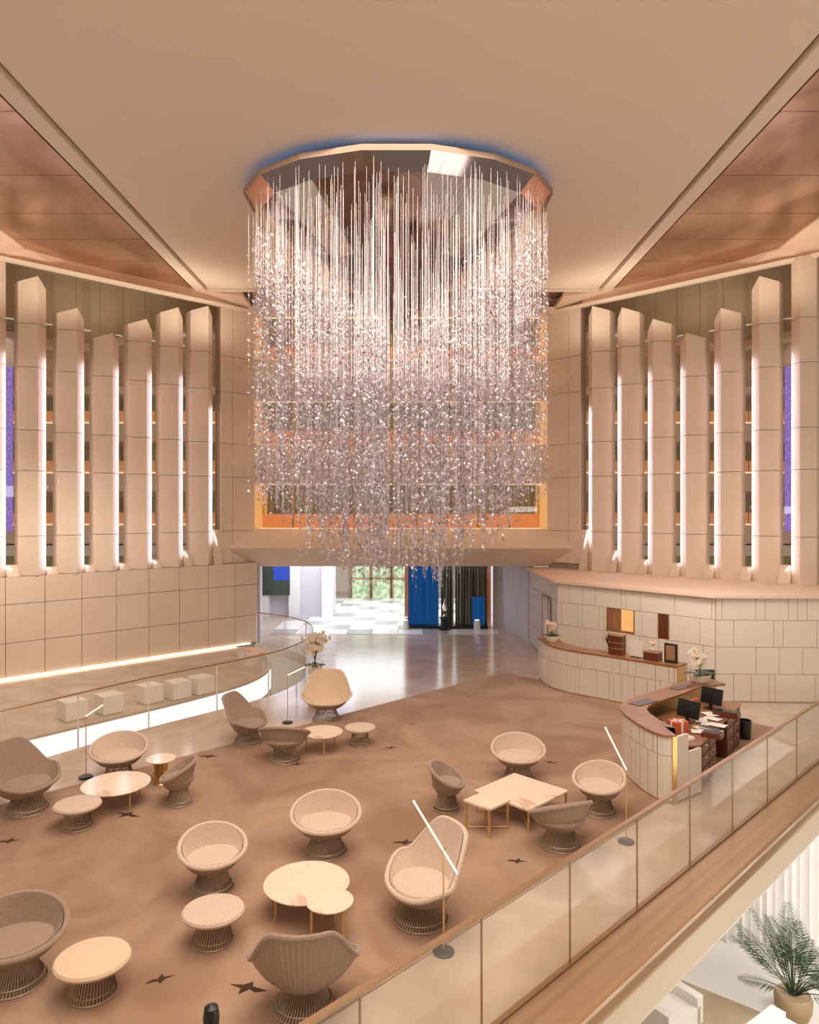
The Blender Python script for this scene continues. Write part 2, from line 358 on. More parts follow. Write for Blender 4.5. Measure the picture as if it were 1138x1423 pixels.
# panels between the last fin and the balconies, full height; sills in the gaps
for side, P in ((-1, lp), (1, rp)):
    ws = sroot('wall_left' if side < 0 else 'wall_right')
    MB().prism([tuple(P(0, -.06)), tuple(P(lw(306), -.06)), tuple(P(lw(306), -.35)), tuple(P(0, -.35))], 2.6, 11.9).build('backing', 'cream_joint', ws)
    for a, b in ((0, lw(323)), (lw(323), lw(306))):
        for z0, z1 in zip(ZS[:-1], ZS[1:]):
            g = .007
            MB().prism([tuple(P(a+g, .02)), tuple(P(b-g, .02)), tuple(P(b-g, -.03)), tuple(P(a+g, -.03))], z0+g, z1-g).build('panel', 'cream', ws)
    gaps = [(fin_u[k][1], fin_u[k+1][0]) for k in range(6)]+[(295, 306)]
    for k, (ua, ub) in enumerate(gaps):
        a, b = lw(ua), lw(ub); zq = 2.8 if side < 0 else 2.61; zt = [3.1, 3.0, 3.0, 3.0, 3.05, 3.3, 3.95][k]
        vs = [tuple(P(a, .14))+(zq,), tuple(P(b, .14))+(zq,), tuple(P(b, -.3))+(zq,), tuple(P(a, -.3))+(zq,),
              tuple(P(a, -.05))+(zt,), tuple(P(b, -.05))+(zt,), tuple(P(b, -.3))+(zt,), tuple(P(a, -.3))+(zt,)]
        MB().add(vs, [(0,3,2,1),(4,5,6,7),(0,1,5,4),(1,2,6,5),(2,3,7,6),(3,0,4,7)]).build('sill', 'cream', ws)
        # glass pane in the gap
        mb = MB(); mb.prism([tuple(P(a, -.2)), tuple(P(b, -.2)), tuple(P(b, -.22)), tuple(P(a, -.22))], zt, 11.4)
        mb.build('pane', 'glass_dark', ws)
    # olive clerestory panels set back behind the fins, with a pale ledge below
    cl = sroot('wall_left' if side < 0 else 'wall_right')
    def zb(s): return 11.0 if s < 1.6 else (11.0-(s-1.6)*.34 if s < 5.5 else 9.65+(s-5.5)*.05)
    n = 17
    for k in range(n):
        a = .5+k*.72; b = a+.70
        sc_ = a
        mb = MB(); q = [P(a, -1.2), P(b, -1.2), P(b, -1.25), P(a, -1.25)]
        z0a, z0b = zb(a), zb(b)
        vs = [(q[0].x, q[0].y, z0a), (q[1].x, q[1].y, z0b), (q[2].x, q[2].y, z0b), (q[3].x, q[3].y, z0a)]+[(p_.x, p_.y, 11.9) for p_ in q]
        mb.add(vs, [(0,3,2,1),(4,5,6,7),(0,1,5,4),(1,2,6,5),(2,3,7,6),(3,0,4,7)])
        mb.build('olive_panel', 'olive', cl)
        mb = MB(); q = [P(a, -.95), P(b+.02, -.95), P(b+.02, -1.5), P(a, -1.5)]
        vs = [(q[j].x, q[j].y, (z0a, z0b, z0b, z0a)[j]-.2) for j in range(4)]+[(q[j].x, q[j].y, (z0a, z0b, z0b, z0a)[j]) for j in range(4)]
        mb.add(vs, [(0,3,2,1),(4,5,6,7),(0,1,5,4),(1,2,6,5),(2,3,7,6),(3,0,4,7)]).build('ledge', 'cream', cl)

# ---- far wings of the atrium seen through the gaps
def wing(x0, x1, purple):
    t = thing('balcony_wing', 'far atrium gallery with orange lit balconies seen through the %s fins' % ('left' if x0 < 0 else 'right'), 'gallery', ((x0+x1)/2, 34, 0))
    cx = (x0+x1)/2; a, b = x0-cx, x1-cx
    MB().box(a, b, 1.0, 1.2, -.3, 13).build('back_wall', 'beam', t)
    for z in (8.75, 6.4, 3.95):
        MB().box(a, b, -.25, 1, z-.95, z-.12).build('slab', 'beam', t)
        MB().box(a, b, -.05, .02, z-.10, z-.02).build('light_strip', 'led_soft', t)
        n = int((b-a)/.9)
        for k in range(n):
            xa = a+(b-a)*k/n
            MB().box(xa+.03, xa+(b-a)/n-.03, .0, .05, z, z+.5).build('balustrade_panel', 'orange', t)
            MB().box(xa+.06, xa+(b-a)/n-.06, .8, .9, z, z+1.25).build('window', 'olive_win', t)
    MB().box(a, b, -.3, 1, 10.0, 10.35).build('slab', 'beam', t)
    MB().box(a, b, -.1, .1, 10.35, 12.6).build('copper_band', 'copper', t)
    MB().box(a, b, .1, 1, 2.4, 2.9).build('slab', 'white', t)
    MB().box(a, b, .3, .4, .8, 2.4).build('base_wall', 'olive_win', t)
    px0, px1 = purple
    s = MB().box(px0, px1, 33.2, 33.3, 3.6, 11.2).build('lit_screen', 'purple')
    tag(s, 'tall purple lit screen wall behind the %s fins' % ('left' if x0 < 0 else 'right'), 'screen')
    MB().box(0, 0, 0, 0, 0, 0)
    area('wing_light', (cx, 29.5, 10.5), (R(-40), 0, 0), 8, .5, 150, (1, .75, .5))
wing(-21.5, -8.2, (-20.6, -18.35))
wing(7.8, 20.6, (17.35, 19.9))

# ---- ceiling
cl = sroot('ceiling')
MB().box(-6.62, 6.22, -3, 23.68, 11.9, 12.0).build('ceiling_board', 'ceiling', cl)
MB().box(-7.2, 6.8, -3, 23.9, 12.0, 12.05).build('groove', 'groove', cl)
for x0, x1 in ((-7.05, -6.72), (6.32, 6.65)): MB().box(x0, x1, -3, 23.85, 11.84, 11.99).build('border', 'ceiling', cl)
MB().box(-6.72, 6.32, 23.72, 23.85, 11.84, 11.99).build('border', 'ceiling', cl)
MB().box(-7.8, 7.2, 23.86, 25.3, 11.95, 12.0).build('copper_strip', 'copper', cl)
# copper leaf side ceilings in panels, and the beams above the fins
INN = [(-10.3, 14.0), (-10.5, 18.5), (-10.6, 19.9), (-9.85, 21.0), (-8.5, 22.3), (-7.13, 23.5)]
for side in (-1, 1):
    cs = sroot('ceiling')
    def mx(p): return (p[0], p[1]) if side < 0 else (-.42-p[0], p[1])
    # bands along Y
    ys = [-3, 6, 10, 13, 15.5, 17.5, 19.2, 20.9, 22.2, 23.5]
    def xin(y):
        if y <= 14: return -10.3
        for (a, b) in zip(INN[:-1], INN[1:]):
            if a[1] <= y <= b[1]: return a[0]+(b[0]-a[0])*(y-a[1])/(b[1]-a[1])
        return -7.13
    for y0, y1 in zip(ys[:-1], ys[1:]):
        q = [(-7.12, y0+.01), (-7.12, y1-.01), (xin(y1-.01), y1-.01)]+[p for p in INN[::-1] if y0 < p[1] < y1]+[(xin(y0+.01), y0+.01)]
        MB().prism([mx(p) for p in q], 11.85, 11.9).build('copper_panel', 'copper', cs)
    low = [(-14.2, 14.0)]+[tuple(L0+DL*s+NL*.05) for s in (10.2, 7.9, 6.6, 5.2, 3.2, 0.0)]
    up = [(-10.3, 14.0), (-10.5, 18.5), (-10.6, 19.9), (-9.85, 21.0), (-8.5, 22.3), (-7.13, 23.5), (-5.6, 24.2)]
    low = [mx(p) for p in low]; up = [mx(p) for p in up]
    bm_ = MB()
    for k in range(len(low)-1):
        a, b, c, d = low[k], low[k+1], up[k+1], up[k]
        vs = [(a[0], a[1], 11.45), (b[0], b[1], 11.45), (c[0], c[1], 11.80), (d[0], d[1], 11.80), (a[0], a[1], 11.58), (b[0], b[1], 11.58), (c[0], c[1], 11.93), (d[0], d[1], 11.93)]
        bm_.add(vs, [(0,1,2,3), (7,6,5,4), (0,4,5,1), (1,5,6,2), (2,6,7,3), (3,7,4,0)])
    bm_.build('curved_beam', 'beam', cs)
    # shallow lower lip of the beam
    lipb = MB()
    for a, b in zip(low[:-1], low[1:]):
        d = (Vector(b)-Vector(a)).normalized(); n = Vector((d.y, -d.x))*(1 if side < 0 else -1)
        lipb.prism([a, b, tuple(Vector(b)+n*.16), tuple(Vector(a)+n*.16)], 11.40, 11.50)
    lipb.build('beam_lip', 'ceiling', cs)
    MB().prism([mx((-7.6, 11)), mx((-7.6, 25.6)), mx((-16, 25.6)), mx((-16, 11))], 12.3, 12.35).build('upper_board', 'olive', cs)

# ---- balcony facade
wf = sroot('wall_back')
XA, XB = -5.40, 4.80
def spandrel(z_top, z_tip, z_bot, y0=25.05, yt=24.30):
    n = 8
    ya = [(y0+.5, z_top), (y0, z_top), (yt, z_tip), (y0, z_bot), (y0+.5, z_bot)]
    def xl(y, sgn): # meet diagonal walls
        s = (25.05-min(y, 25.05))*1.059
        return XA-s if sgn < 0 else XB+s
    for k in range(n):
        vs = []
        for e in (k/n, (k+1)/n):
            g = .004 if e == k/n else -.004
            for y, z in ya:
                x = xl(y, -1)+(xl(y, 1)-xl(y, -1))*e+g
                vs.append((x, y, z))
        m5 = 5
        MB().add(vs, [(0,1,2,3,4), (9,8,7,6,5)]+[(j, j+5, (j+1) % 5+5, (j+1) % 5) for j in range(5)]).build('spandrel', 'cream', wf)
for a in ((3.95, 3.31, 2.65), (6.88, 6.28, 5.53), (9.83, 9.12, 8.41)): spandrel(*a)
MB().box(XA, XB, 25.05, 25.4, 11.34, 11.95).build('header', 'cream', wf)
MB().box(XA-.3, XB+.3, 24.75, 25.05, 11.45, 11.60).build('header_lip', 'beam', wf)
for wi, (z0, z1) in enumerate(((3.95, 5.53), (6.88, 8.41), (9.83, 11.34))):
    wn = sroot('window_%d' % (wi+1))
    MB().box(XA, XB, 26.2, 26.3, z0-.3, z1+.3).build('drape', 'olive_win', wn)
    for x in (XA, XB-.22): MB().box(x, x+.22, 25.06, 26.2, z0, z1).build('jamb', 'amber', wn)
    MB().box(XA+.2, XB-.2, 25.12, 25.16, z1-.05, z1-.01).build('light_strip', 'led_soft', wn)
    MB().box(XA+.22, XB-.22, 25.10, 25.14, z0+.005, z0+.03).build('light_strip', 'led_soft', wn)
    n = 9
    for k in range(n+1):
        x = XA+.22+(XB-XA-.44)*k/n
        MB().box(x-.025, x+.025, 25.45, 25.52, z0, z1).build('mullion', 'gold', wn)
        if k < n:
            MB().box(x+.03, x+(XB-XA-.44)/n-.03, 25.47, 25.485, z0+.02, z1-.05).build('pane', 'glass_dark', wn)
            # gathered orange curtain, one length per bay
            m = 26; wd = (XB-XA-.44)/n-.08; vs = []; fs = []
            for j in range(m+1):
                xx = x+.04+wd*j/m; yy = 25.30+.05*(j % 2)+.02*random.random()
                vs += [(xx, yy, z0+.01), (xx, yy, z0+.52)]
            fs = [(2*j, 2*j+2, 2*j+3, 2*j+1) for j in range(m)]
            MB().add(vs, fs).build('curtain', 'orange', wn)
    area('window_glow', ((XA+XB)/2, 25.55, z1-.1), (R(0), 0, 0), 9, .2, 26, (1, .55, .28))
    area('sill_glow', ((XA+XB)/2, 25.15, z0+.75), (R(-35), 0, 0), 9, .1, 14, (1, .62, .34))  # added light to brighten the spandrel slopes below the window

# ---- hall beyond the opening
h = sroot('wall_hall')
MB().box(-9.3, 6, 25.5, 40.2, 2.9, 3.1).build('soffit', 'white', h)
MB().box(-9.3, -9.0, 25, 40.2, 0, 3).build('side_wall', 'lilac_light_wall', h)
MB().box(XA-.05, XA+.2, 25.06, 25.4, 0, 2.65).build('jamb', 'lilac_light_wall', h)
MB().prism([(4.2, 25.5), (4.4, 25.5), (4.0, 29.5), (3.3, 29.5), (3.3, 28.4), (3.6, 28.2)], 0, 2.9).build('side_wall', 'lilac_light_wall', h)
MB().box(-9, -3.2, 31.0, 31.2, 0, 2.9).build('partition', 'lilac_light_wall', h)
MB().box(-3.2, 5, 37.5, 37.7, 0, 2.9).build('end_wall', 'grey_curtain', h)
for x in (-6.2, -4.9, -3.5):
    MB().box(x-.22, x+.22, 30.5, 31, 0, 2.9).build('pilaster', 'white', h)
# tiled hall floor
for i in range(9):
    for j in range(10):
        x = -5.2+i*.95; y = 26.6+j*1.06
        if y > 27.3 and -.3 < x < 3.4 and y < 29.6: continue
        MB().box(x+.01, x+.94, y+.01, y+1.05, 0, .012).build('tile', 'tile_white' if (i+j) % 3 else 'tile_grey', h)
scr = thing('wall_screen', 'dark wall screen glowing blue beyond the opening', 'screen', (-5.65, 30.45, 1.6))
MB().box(-.58, .58, 0, .06, -.62, .6).build('housing', 'screen_dark', scr)
MB().box(-.1, .56, -.01, .0, .0, .58).build('display', 'screen', scr)
# garden doors
for k in range(3):
    dd = sroot('door_%d' % (k+1)); x = -3.0+k*1.05
    MB().box(x, x+.98, 37.2, 37.26, .02, 2.75).build('pane', 'green_view', dd)
    for xx in (x, x+.93): MB().box(xx, xx+.05, 37.1, 37.26, 0, 2.8).build('door_frame', 'wood', dd)
    MB().box(x, x+.98, 37.1, 37.26, 1.0, 1.06).build('door_rail', 'wood', dd)
# blue drapes with gilt frame
def drape(name, x0, x1, y, m, label, n=40, z0=.03, z1=2.85, amp=.09):
    vs = []
    for j in range(n+1):
        x = x0+(x1-x0)*j/n; yy = y+amp*sin(j*1.9)+.03*sin(j*.7)
        vs += [(x, yy, z0), (x, yy, z1), (x, yy+.02, z1), (x, yy+.02, z0)]
    fs = []
    for j in range(n):
        a = 4*j; b = a+4
        fs += [(a, b, b+1, a+1), (a+1, b+1, b+2, a+2), (a+2, b+2, b+3, a+3), (a+3, b+3, b, a)]
    o = MB().add(vs, fs).build(name, m, smooth=True); return tag(o, label, 'curtain')
drape('hanging_curtain', -.05, 1.15, 28.3, 'blue_curtain', 'deep blue floor length curtain left of the small pedestal')
drape('hanging_curtain', 1.25, 1.75, 28.5, 'grey_curtain', 'narrow olive curtain in the middle of the blue drapes', 14)
drape('hanging_curtain', 1.8, 3.05, 28.3, 'grey_curtain', 'grey sheer curtain at the right of the olive one', 36)
drape('hanging_curtain', 2.45, 2.95, 28.1, 'blue_curtain', 'short blue curtain tail beside the gilt post', 14, .03, 1.2)
pf = thing('stage_frame', 'copper toned post frame around the blue drapes', 'frame', (1.5, 28.2, 0))
for x in (-1.62, 1.60): MB().box(x-.07, x+.07, -.15, .3, 0, 2.85).build('post', 'copper_mirror', pf)
MB().box(-1.55, 1.53, -.35, .3, .0, .10).build('plinth', 'black', pf)
pd = thing('pedestal', 'small dark pedestal with a silver ornament before the drapes', 'pedestal', (1.35, 27.6, 0))
MB().lathe([(.22, 0), (.22, .06), (.15, .1), (.15, .42), (.2, .46), (.2, .5)], 16).build('column', 'black', pd)
MB().lathe([(.0, .5), (.1, .52), (.04, .62), (.13, .78), (.09, .95), (.02, 1.08), (.05, 1.15), (0, 1.22)], 16).build('ornament', 'mirror_bright', pd, True)
for x, la in ((.25, 'left'), (2.6, 'right')):
    o = thing('floor_uplight', 'pale drum floor light at the %s foot of the blue drapes' % la, 'light', (x-.4 if x < 1 else x, 27.7, 0))
    MB().lathe([(.12, 0), (.14, .05), (.1, .35), (.09, .36)], 14).build('drum', 'white', o, True)
    MB().lathe([(.085, .36), (.08, .37)], 14).build('lens', 'led_cool', o)

# ---- reception volume on the right
PL = [(4.2, 25.05), (4.3, 20.8), (7.4, 17.4), (12.6, 17.2)]
wr = sroot('wall_right')
for a, b in zip(PL[:-1], PL[1:]):
    mb = MB(); p = Vector(a); q = Vector(b); d = (q-p).normalized(); n = Vector((d.y, -d.x)); n = n if n.y < 0 or n.x < 0 else -n
    if d.y < -.9: n = Vector((-1, 0.02))
    mb.prism([a, b, tuple(q-n*.2), tuple(p-n*.2)], 0, 2.6); mb.build('backing', 'goldlight', wr)
    Ln = (q-p).length; rowz = [0.02, .68, 1.33, 1.98, 2.6]
    for r in range(4):
        s = 0; 
        while s < Ln-.02:
            wd = random.choice([.14, .22, .42, .55, .8, .95]); e = min(Ln, s+wd)
            zm0, zm1 = rowz[r]+.006, rowz[r+1]-.006
            # niches are left open
            isniche = False
            if a == PL[1]:
                for (na, nb) in ((1.62, 2.45), (3.12, 3.42)):
                    if r == 2 and s < nb and e > na:
                        if s < na-.05: e = na
                        elif s < nb: e = nb; isniche = True
            if not isniche:
                f, g = .03, .006
                P1, P2 = p+d*(s+g), p+d*(e-g)
                MB().prism([tuple(P1), tuple(P2), tuple(P2+n*f), tuple(P1+n*f)], zm0, zm1).build('panel', 'white_panel' if a != PL[0] else 'lilac_light_wall', wr)
            s = e
# top of the volume: sloping ledge from the fins down to the panel tops
top = [(4.08, 25.2)]+[(4.15, 20.75), (7.3, 17.26), (12.6, 17.05)]
inn = [(4.9, 25.2), tuple(rp(0, -.35)), tuple(rp(5.5, -.35)), tuple(rp(11, -.35))]
mb = MB(); vs = [(x, y, 2.60) for x, y in top]+[(x, y, 2.61) for x, y in inn]+[(x, y, 2.52) for x, y in top]+[(x, y, 2.52) for x, y in inn]
fs = []
for k in range(3): fs += [(k, k+1, 4+k+1, 4+k), (8+k, 12+k, 13+k, 9+k), (k, 8+k, 9+k, k+1)]
mb.add(vs, fs); struct(mb.build('trim_4', 'beam'))
# side door in the lilac-lit wall
dr = sroot('door_4'); MB().box(4.16, 4.22, 21.6, 22.5, 0, 1.95).build('door_leaf', 'lilac_light_wall', dr)
MB().box(4.14, 4.17, 21.55, 21.6, 0, 2.0).build('door_frame', 'gold', dr); MB().box(4.14, 4.17, 22.5, 22.55, 0, 2.0).build('door_frame', 'gold', dr); MB().box(4.14, 4.17, 21.55, 22.55, 1.95, 2.0).build('door_frame', 'gold', dr)
MB().box(4.08, 4.12, 21.7, 21.76, .8, 1.2).build('door_handle', 'white', dr)
# niche linings
d1 = (Vector(PL[2])-Vector(PL[1])).normalized(); n1 = Vector((d1.y, -d1.x)); n1 = n1 if n1.y < 0 else -n1
def onwall(s, off=0): v = Vector(PL[1])+d1*s+n1*off; return (v.x, v.y)
for (na, nb), nm in (((1.62, 2.45), 'niche'), ((3.12, 3.42), 'niche')):
    MB().prism([onwall(na, .001), onwall(nb, .001), onwall(nb, .006), onwall(na, .006)], 1.34, 1.97).build('niche_back', 'wood' if na < 2 else 'darkwood', wr)
    if na < 2: MB().prism([onwall(2.05, .006), onwall(nb-.02, .006), onwall(nb-.02, .012), onwall(2.05, .012)], 1.40, 1.97).build('niche_amber_half', 'amber', wr)  # amber half of the niche back; its lit look is emission
    for s_ in (na, nb-.02): MB().prism([onwall(s_, .0), onwall(s_+.02, .0), onwall(s_+.02, .05), onwall(s_, .05)], 1.34, 1.97).build('niche_frame', 'gold', wr)

# ---- near edge: bronze ledge and cream fascia below the glass (floor edge line Y = X + 4.95)
E0, E1 = Vector((-2.6, 2.35)), Vector((13, 17.95)); DE = (E1-E0).normalized(); NE = Vector((DE.y, -DE.x))
prof = [(-.52, 0.004), (-.10, .004), (-.03, .0), (.02, -.03), (.035, -.07), (.035, -.10), (-.2, -.12), (-.52, -.12)]
vs = [tuple(E0+NE*a)+(z,) for a, z in prof]+[tuple(E1+NE*a)+(z,) for a, z in prof]; n = len(prof)
ob = MB().add(vs, [tuple(range(n)), tuple(range(2*n-1, n-1, -1))]+[(j, j+n, (j+1) % n+n, (j+1) % n) for j in range(n)]).build('trim_5', 'bronze', smooth=True); struct(ob)
ob.data.transform(Matrix.Rotation(-pi/4, 4, 'Z')); ob.rotation_euler = (0, 0, pi/4)
mb = MB(); mb.prism([tuple(E0), tuple(E1), tuple(E1+NE*.02), tuple(E0+NE*.02)], -.48, -.10); struct(mb.build('trim_6', 'fascia'))
mb = MB(); mb.prism([tuple(E0-NE*2.5), tuple(E1-NE*2.5), tuple(E1+NE*.02), tuple(E0+NE*.02)], -.50, -.48); struct(mb.build('ceiling', 'white'))

# ================================================================ BALUSTRADES
G0 = Vector((-1.9, 3.85)); pl = 1.425
bal = thing('glass_balustrade', 'straight clear glass balustrade with bronze rail along the near floor edge', 'balustrade', (G0.x, G0.y, 0))
dG = Vector((.7071, .7071)); nG = Vector((.7071, -.7071))
# joints land where the photograph has them (foot at 1.64, 7.44)
off = ((Vector((1.64, 7.39))-G0).dot(dG)) % pl
ss = [off-pl+k*pl for k in range(11)]
for a, b in zip(ss[:-1], ss[1:]):
    p, q = dG*(a+.008), dG*(b-.008)
    MB().prism([tuple(p), tuple(q), tuple(q+nG*.015), tuple(p+nG*.015)], .02, 1.08).build('glass_panel', 'glass', bal)
    MB().prism([tuple(dG*(b-.006)), tuple(dG*(b+.006)), tuple(dG*(b+.006)+nG*.017), tuple(dG*(b-.006)+nG*.017)], .02, 1.08).build('joint', 'rail', bal)
p, q = dG*ss[0], dG*ss[-1]
MB().prism([tuple(p-nG*.02), tuple(q-nG*.02), tuple(q+nG*.035), tuple(p+nG*.035)], 1.08, 1.11).build('rail', 'rail', bal)
MB().prism([tuple(p-nG*.02), tuple(q-nG*.02), tuple(q+nG*.035), tuple(p+nG*.035)], .005, .03).build('foot_channel', 'rail', bal)
b2 = thing('glass_balustrade', 'curved clear glass balustrade with thin dark rail beside the bright slot', 'balustrade', (CURVE[5][0], CURVE[5][1], 0))
ox, oy = CURVE[5]
CV = [(x-ox+.07, y-oy-.04) for x, y in CURVE_S]
for k in range(0, len(CV)-1, 3):
    seg = CV[k:k+4]; mb = MB(); vs = []
    for x, y in seg: vs += [(x, y, .02), (x, y, 1.08), (x+.012, y-.008, 1.08), (x+.012, y-.008, .02)]
    fs = []
    for j in range(len(seg)-1):
        a = 4*j; b = a+4; fs += [(a, a+1, b+1, b), (a+1, a+2, b+2, b+1), (a+2, a+3, b+3, b+2), (a+3, a, b, b+3)]
    mb.add(vs, fs).build('glass_panel', 'glass', b2)
    x, y = seg[-1]; MB().box(x-.012, x+.012, y-.012, y+.012, 0, 1.08).build('joint', 'white', b2)
MB().tube([(x+.006, y-.004, 1.095) for x, y in CV], .018, 6).build('rail', 'rail', b2, True)

# ================================================================ CHANDELIER
CX, CY, CA, CB = -.25, 16.26, 3.42, 2.42
ch = thing('crystal_chandelier', 'huge round crystal chandelier of hanging strands below a faceted mirror', 'chandelier', (CX, CY, 11.9))
def el(th, k, z): return (CA*k*sin(th), -CB*k*cos(th), z-11.9)
NS = 16
for k in range(NS):
    a, b = 2*pi*(k-.5)/NS, 2*pi*(k+.5)/NS
    rings = [(1.0, 11.60), (.90, 11.28), (.48, 10.10), (0.02, 8.80)]
    for j, ((k0, z0), (k1, z1)) in enumerate(zip(rings[:-1], rings[1:])):
        q = [el(a, k0, z0), el(b, k0, z0), el(b, k1, z1), el(a, k1, z1)]
        up = [(x, y, z+.02) for x, y, z in q]
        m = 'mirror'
        if j == 0: m = 'copper_mirror' if k % 16 in (3, 4, 5, 11, 12, 13) else 'mirror'  # copper tint stands for pink reflections in the side facets
        if (j == 1 and k in (1, 2, 14)): m = 'mirror_bright' if k == 2 or k == 14 else 'mirror'  # brighter metal puts a reflection of the ceiling into these facets
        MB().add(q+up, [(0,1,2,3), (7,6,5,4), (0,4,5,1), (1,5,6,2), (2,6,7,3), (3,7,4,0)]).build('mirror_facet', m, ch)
    # outer lip
    q = [el(a, 1.0, 11.60), el(b, 1.0, 11.60), el(b, 1.012, 11.58), el(a, 1.012, 11.58)]; up = [(x, y, z+.12) for x, y, z in q]
    MB().add(q+up, [(0,1,2,3), (7,6,5,4), (0,4,5,1), (1,5,6,2), (2,6,7,3), (3,7,4,0)]).build('rim_segment', 'rim', ch)
mb = MB(); mb.add([el(2*pi*(k-.5)/NS, 1.0, 11.68) for k in range(NS)]+[(0, 0, -.22)], [(k, (k+1) % NS, NS) for k in range(NS)])
mb.build('top_plate', 'mirror', ch)
mb = MB()
for r0 in (.93,):
    pts = [el(2*pi*k/64, r0, 11.72) for k in range(64)]; mb.loop(pts, .02, 6)
mb.build('blue_light_ring', 'led_blue', ch)
MB().box(-.5, .5, -.5, .5, -.22, 0).build('ceiling_mount', 'ceiling', ch)
rnd = random.Random(3)
strands = []
N = 1100
for i in range(N):
    th = rnd.uniform(0, 2*pi); rho = sqrt((i+rnd.random())/N)*.985
    x, y = CA*rho*sin(th), -CB*rho*cos(th)
    strands.append((x, y, rho))
strands.sort(key=lambda s: s[1])
def strand(mb, x, y, rho):
    zt = 11.60-2.8*(1-rho)-.05
    zb_ = 3.15+max(0, rho-.30)*2.9+rnd.uniform(-.25, .55)+(-.35 if rnd.random() < .08 else 0)
    if rnd.random() < .18: zb_ += rnd.uniform(.3, 2.2)
    # wire
    w_ = .0022
    mb.add([(x-w_, y-w_, zt-11.9), (x+w_, y-w_, zt-11.9), (x, y+w_, zt-11.9), (x-w_, y-w_, zb_-11.9), (x+w_, y-w_, zb_-11.9), (x, y+w_, zb_-11.9)],
           [(0,3,4,1), (1,4,5,2), (2,5,3,0)])
    fs = 8.6+2.6*abs(x/CA)**1.2+rnd.uniform(-.35, .35)
    z = zt-.15
    while z > zb_:
        if z > fs:
            L_ = rnd.uniform(.22, .5); r = .0042
            a = rnd.uniform(0, pi)
            dx, dy = r*cos(a), r*sin(a)
            mb.add([(x-dx, y-dy, z-11.9), (x+dx, y+dy, z-11.9), (x+dx*.6, y+dy*.6, z-L_-11.9), (x-dx*.6, y-dy*.6, z-L_-11.9)], [(0,1,2,3)]); mb.second.append(len(mb.f)-1)
            z -= L_+rnd.uniform(.08, .7)
        else:
            a = rnd.uniform(0, pi); hz = rnd.uniform(.02, .055); wd = rnd.uniform(.016, .046); t = .006
            tl = rnd.uniform(-.5, .5)
            ux, uy = cos(a)*wd, sin(a)*wd; nx, ny = -sin(a)*t, cos(a)*t
            kx, ky = cos(a)*tl*hz, sin(a)*tl*hz
            zz = z-11.9
            mb.add([(x+kx, y+ky, zz+hz), (x-kx, y-ky, zz-hz), (x+ux, y+uy, zz+tl*.02), (x-ux, y-uy, zz-tl*.02), (x+nx, y+ny, zz), (x-nx, y-ny, zz)],
                   [(0,2,4), (0,4,3), (0,3,5), (0,5,2), (1,4,2), (1,3,4), (1,5,3), (1,2,5)])
            z -= rnd.uniform(.09, .21)
rest = MB()
for i, (x, y, rho) in enumerate(strands):
    if i < 290:
        mb = MB(); strand(mb, x, y, rho); mb.build('crystal_strand', 'crystal', ch)
    else: strand(rest, x, y, rho)
ro = rest.build('crystal_strands', 'crystal', ch); ro['kind'] = 'stuff'
for ang in range(0, 360, 45):
    a = R(ang); l = bpy.data.lights.new('crystal_spot', 'SPOT'); l.energy = 38; l.color = (.58, .72, 1); l.spot_size = R(50); l.spot_blend = .6; l.shadow_soft_size = .08
    lo = bpy.data.objects.new('crystal_spot', l); C.objects.link(lo); lo.location = (CX+3.75*sin(a), CY-2.75*cos(a), 11.45)
    d = Vector((CX, CY, 6.5))-lo.location; lo.rotation_euler = d.to_track_quat('-Z', 'Y').to_euler()

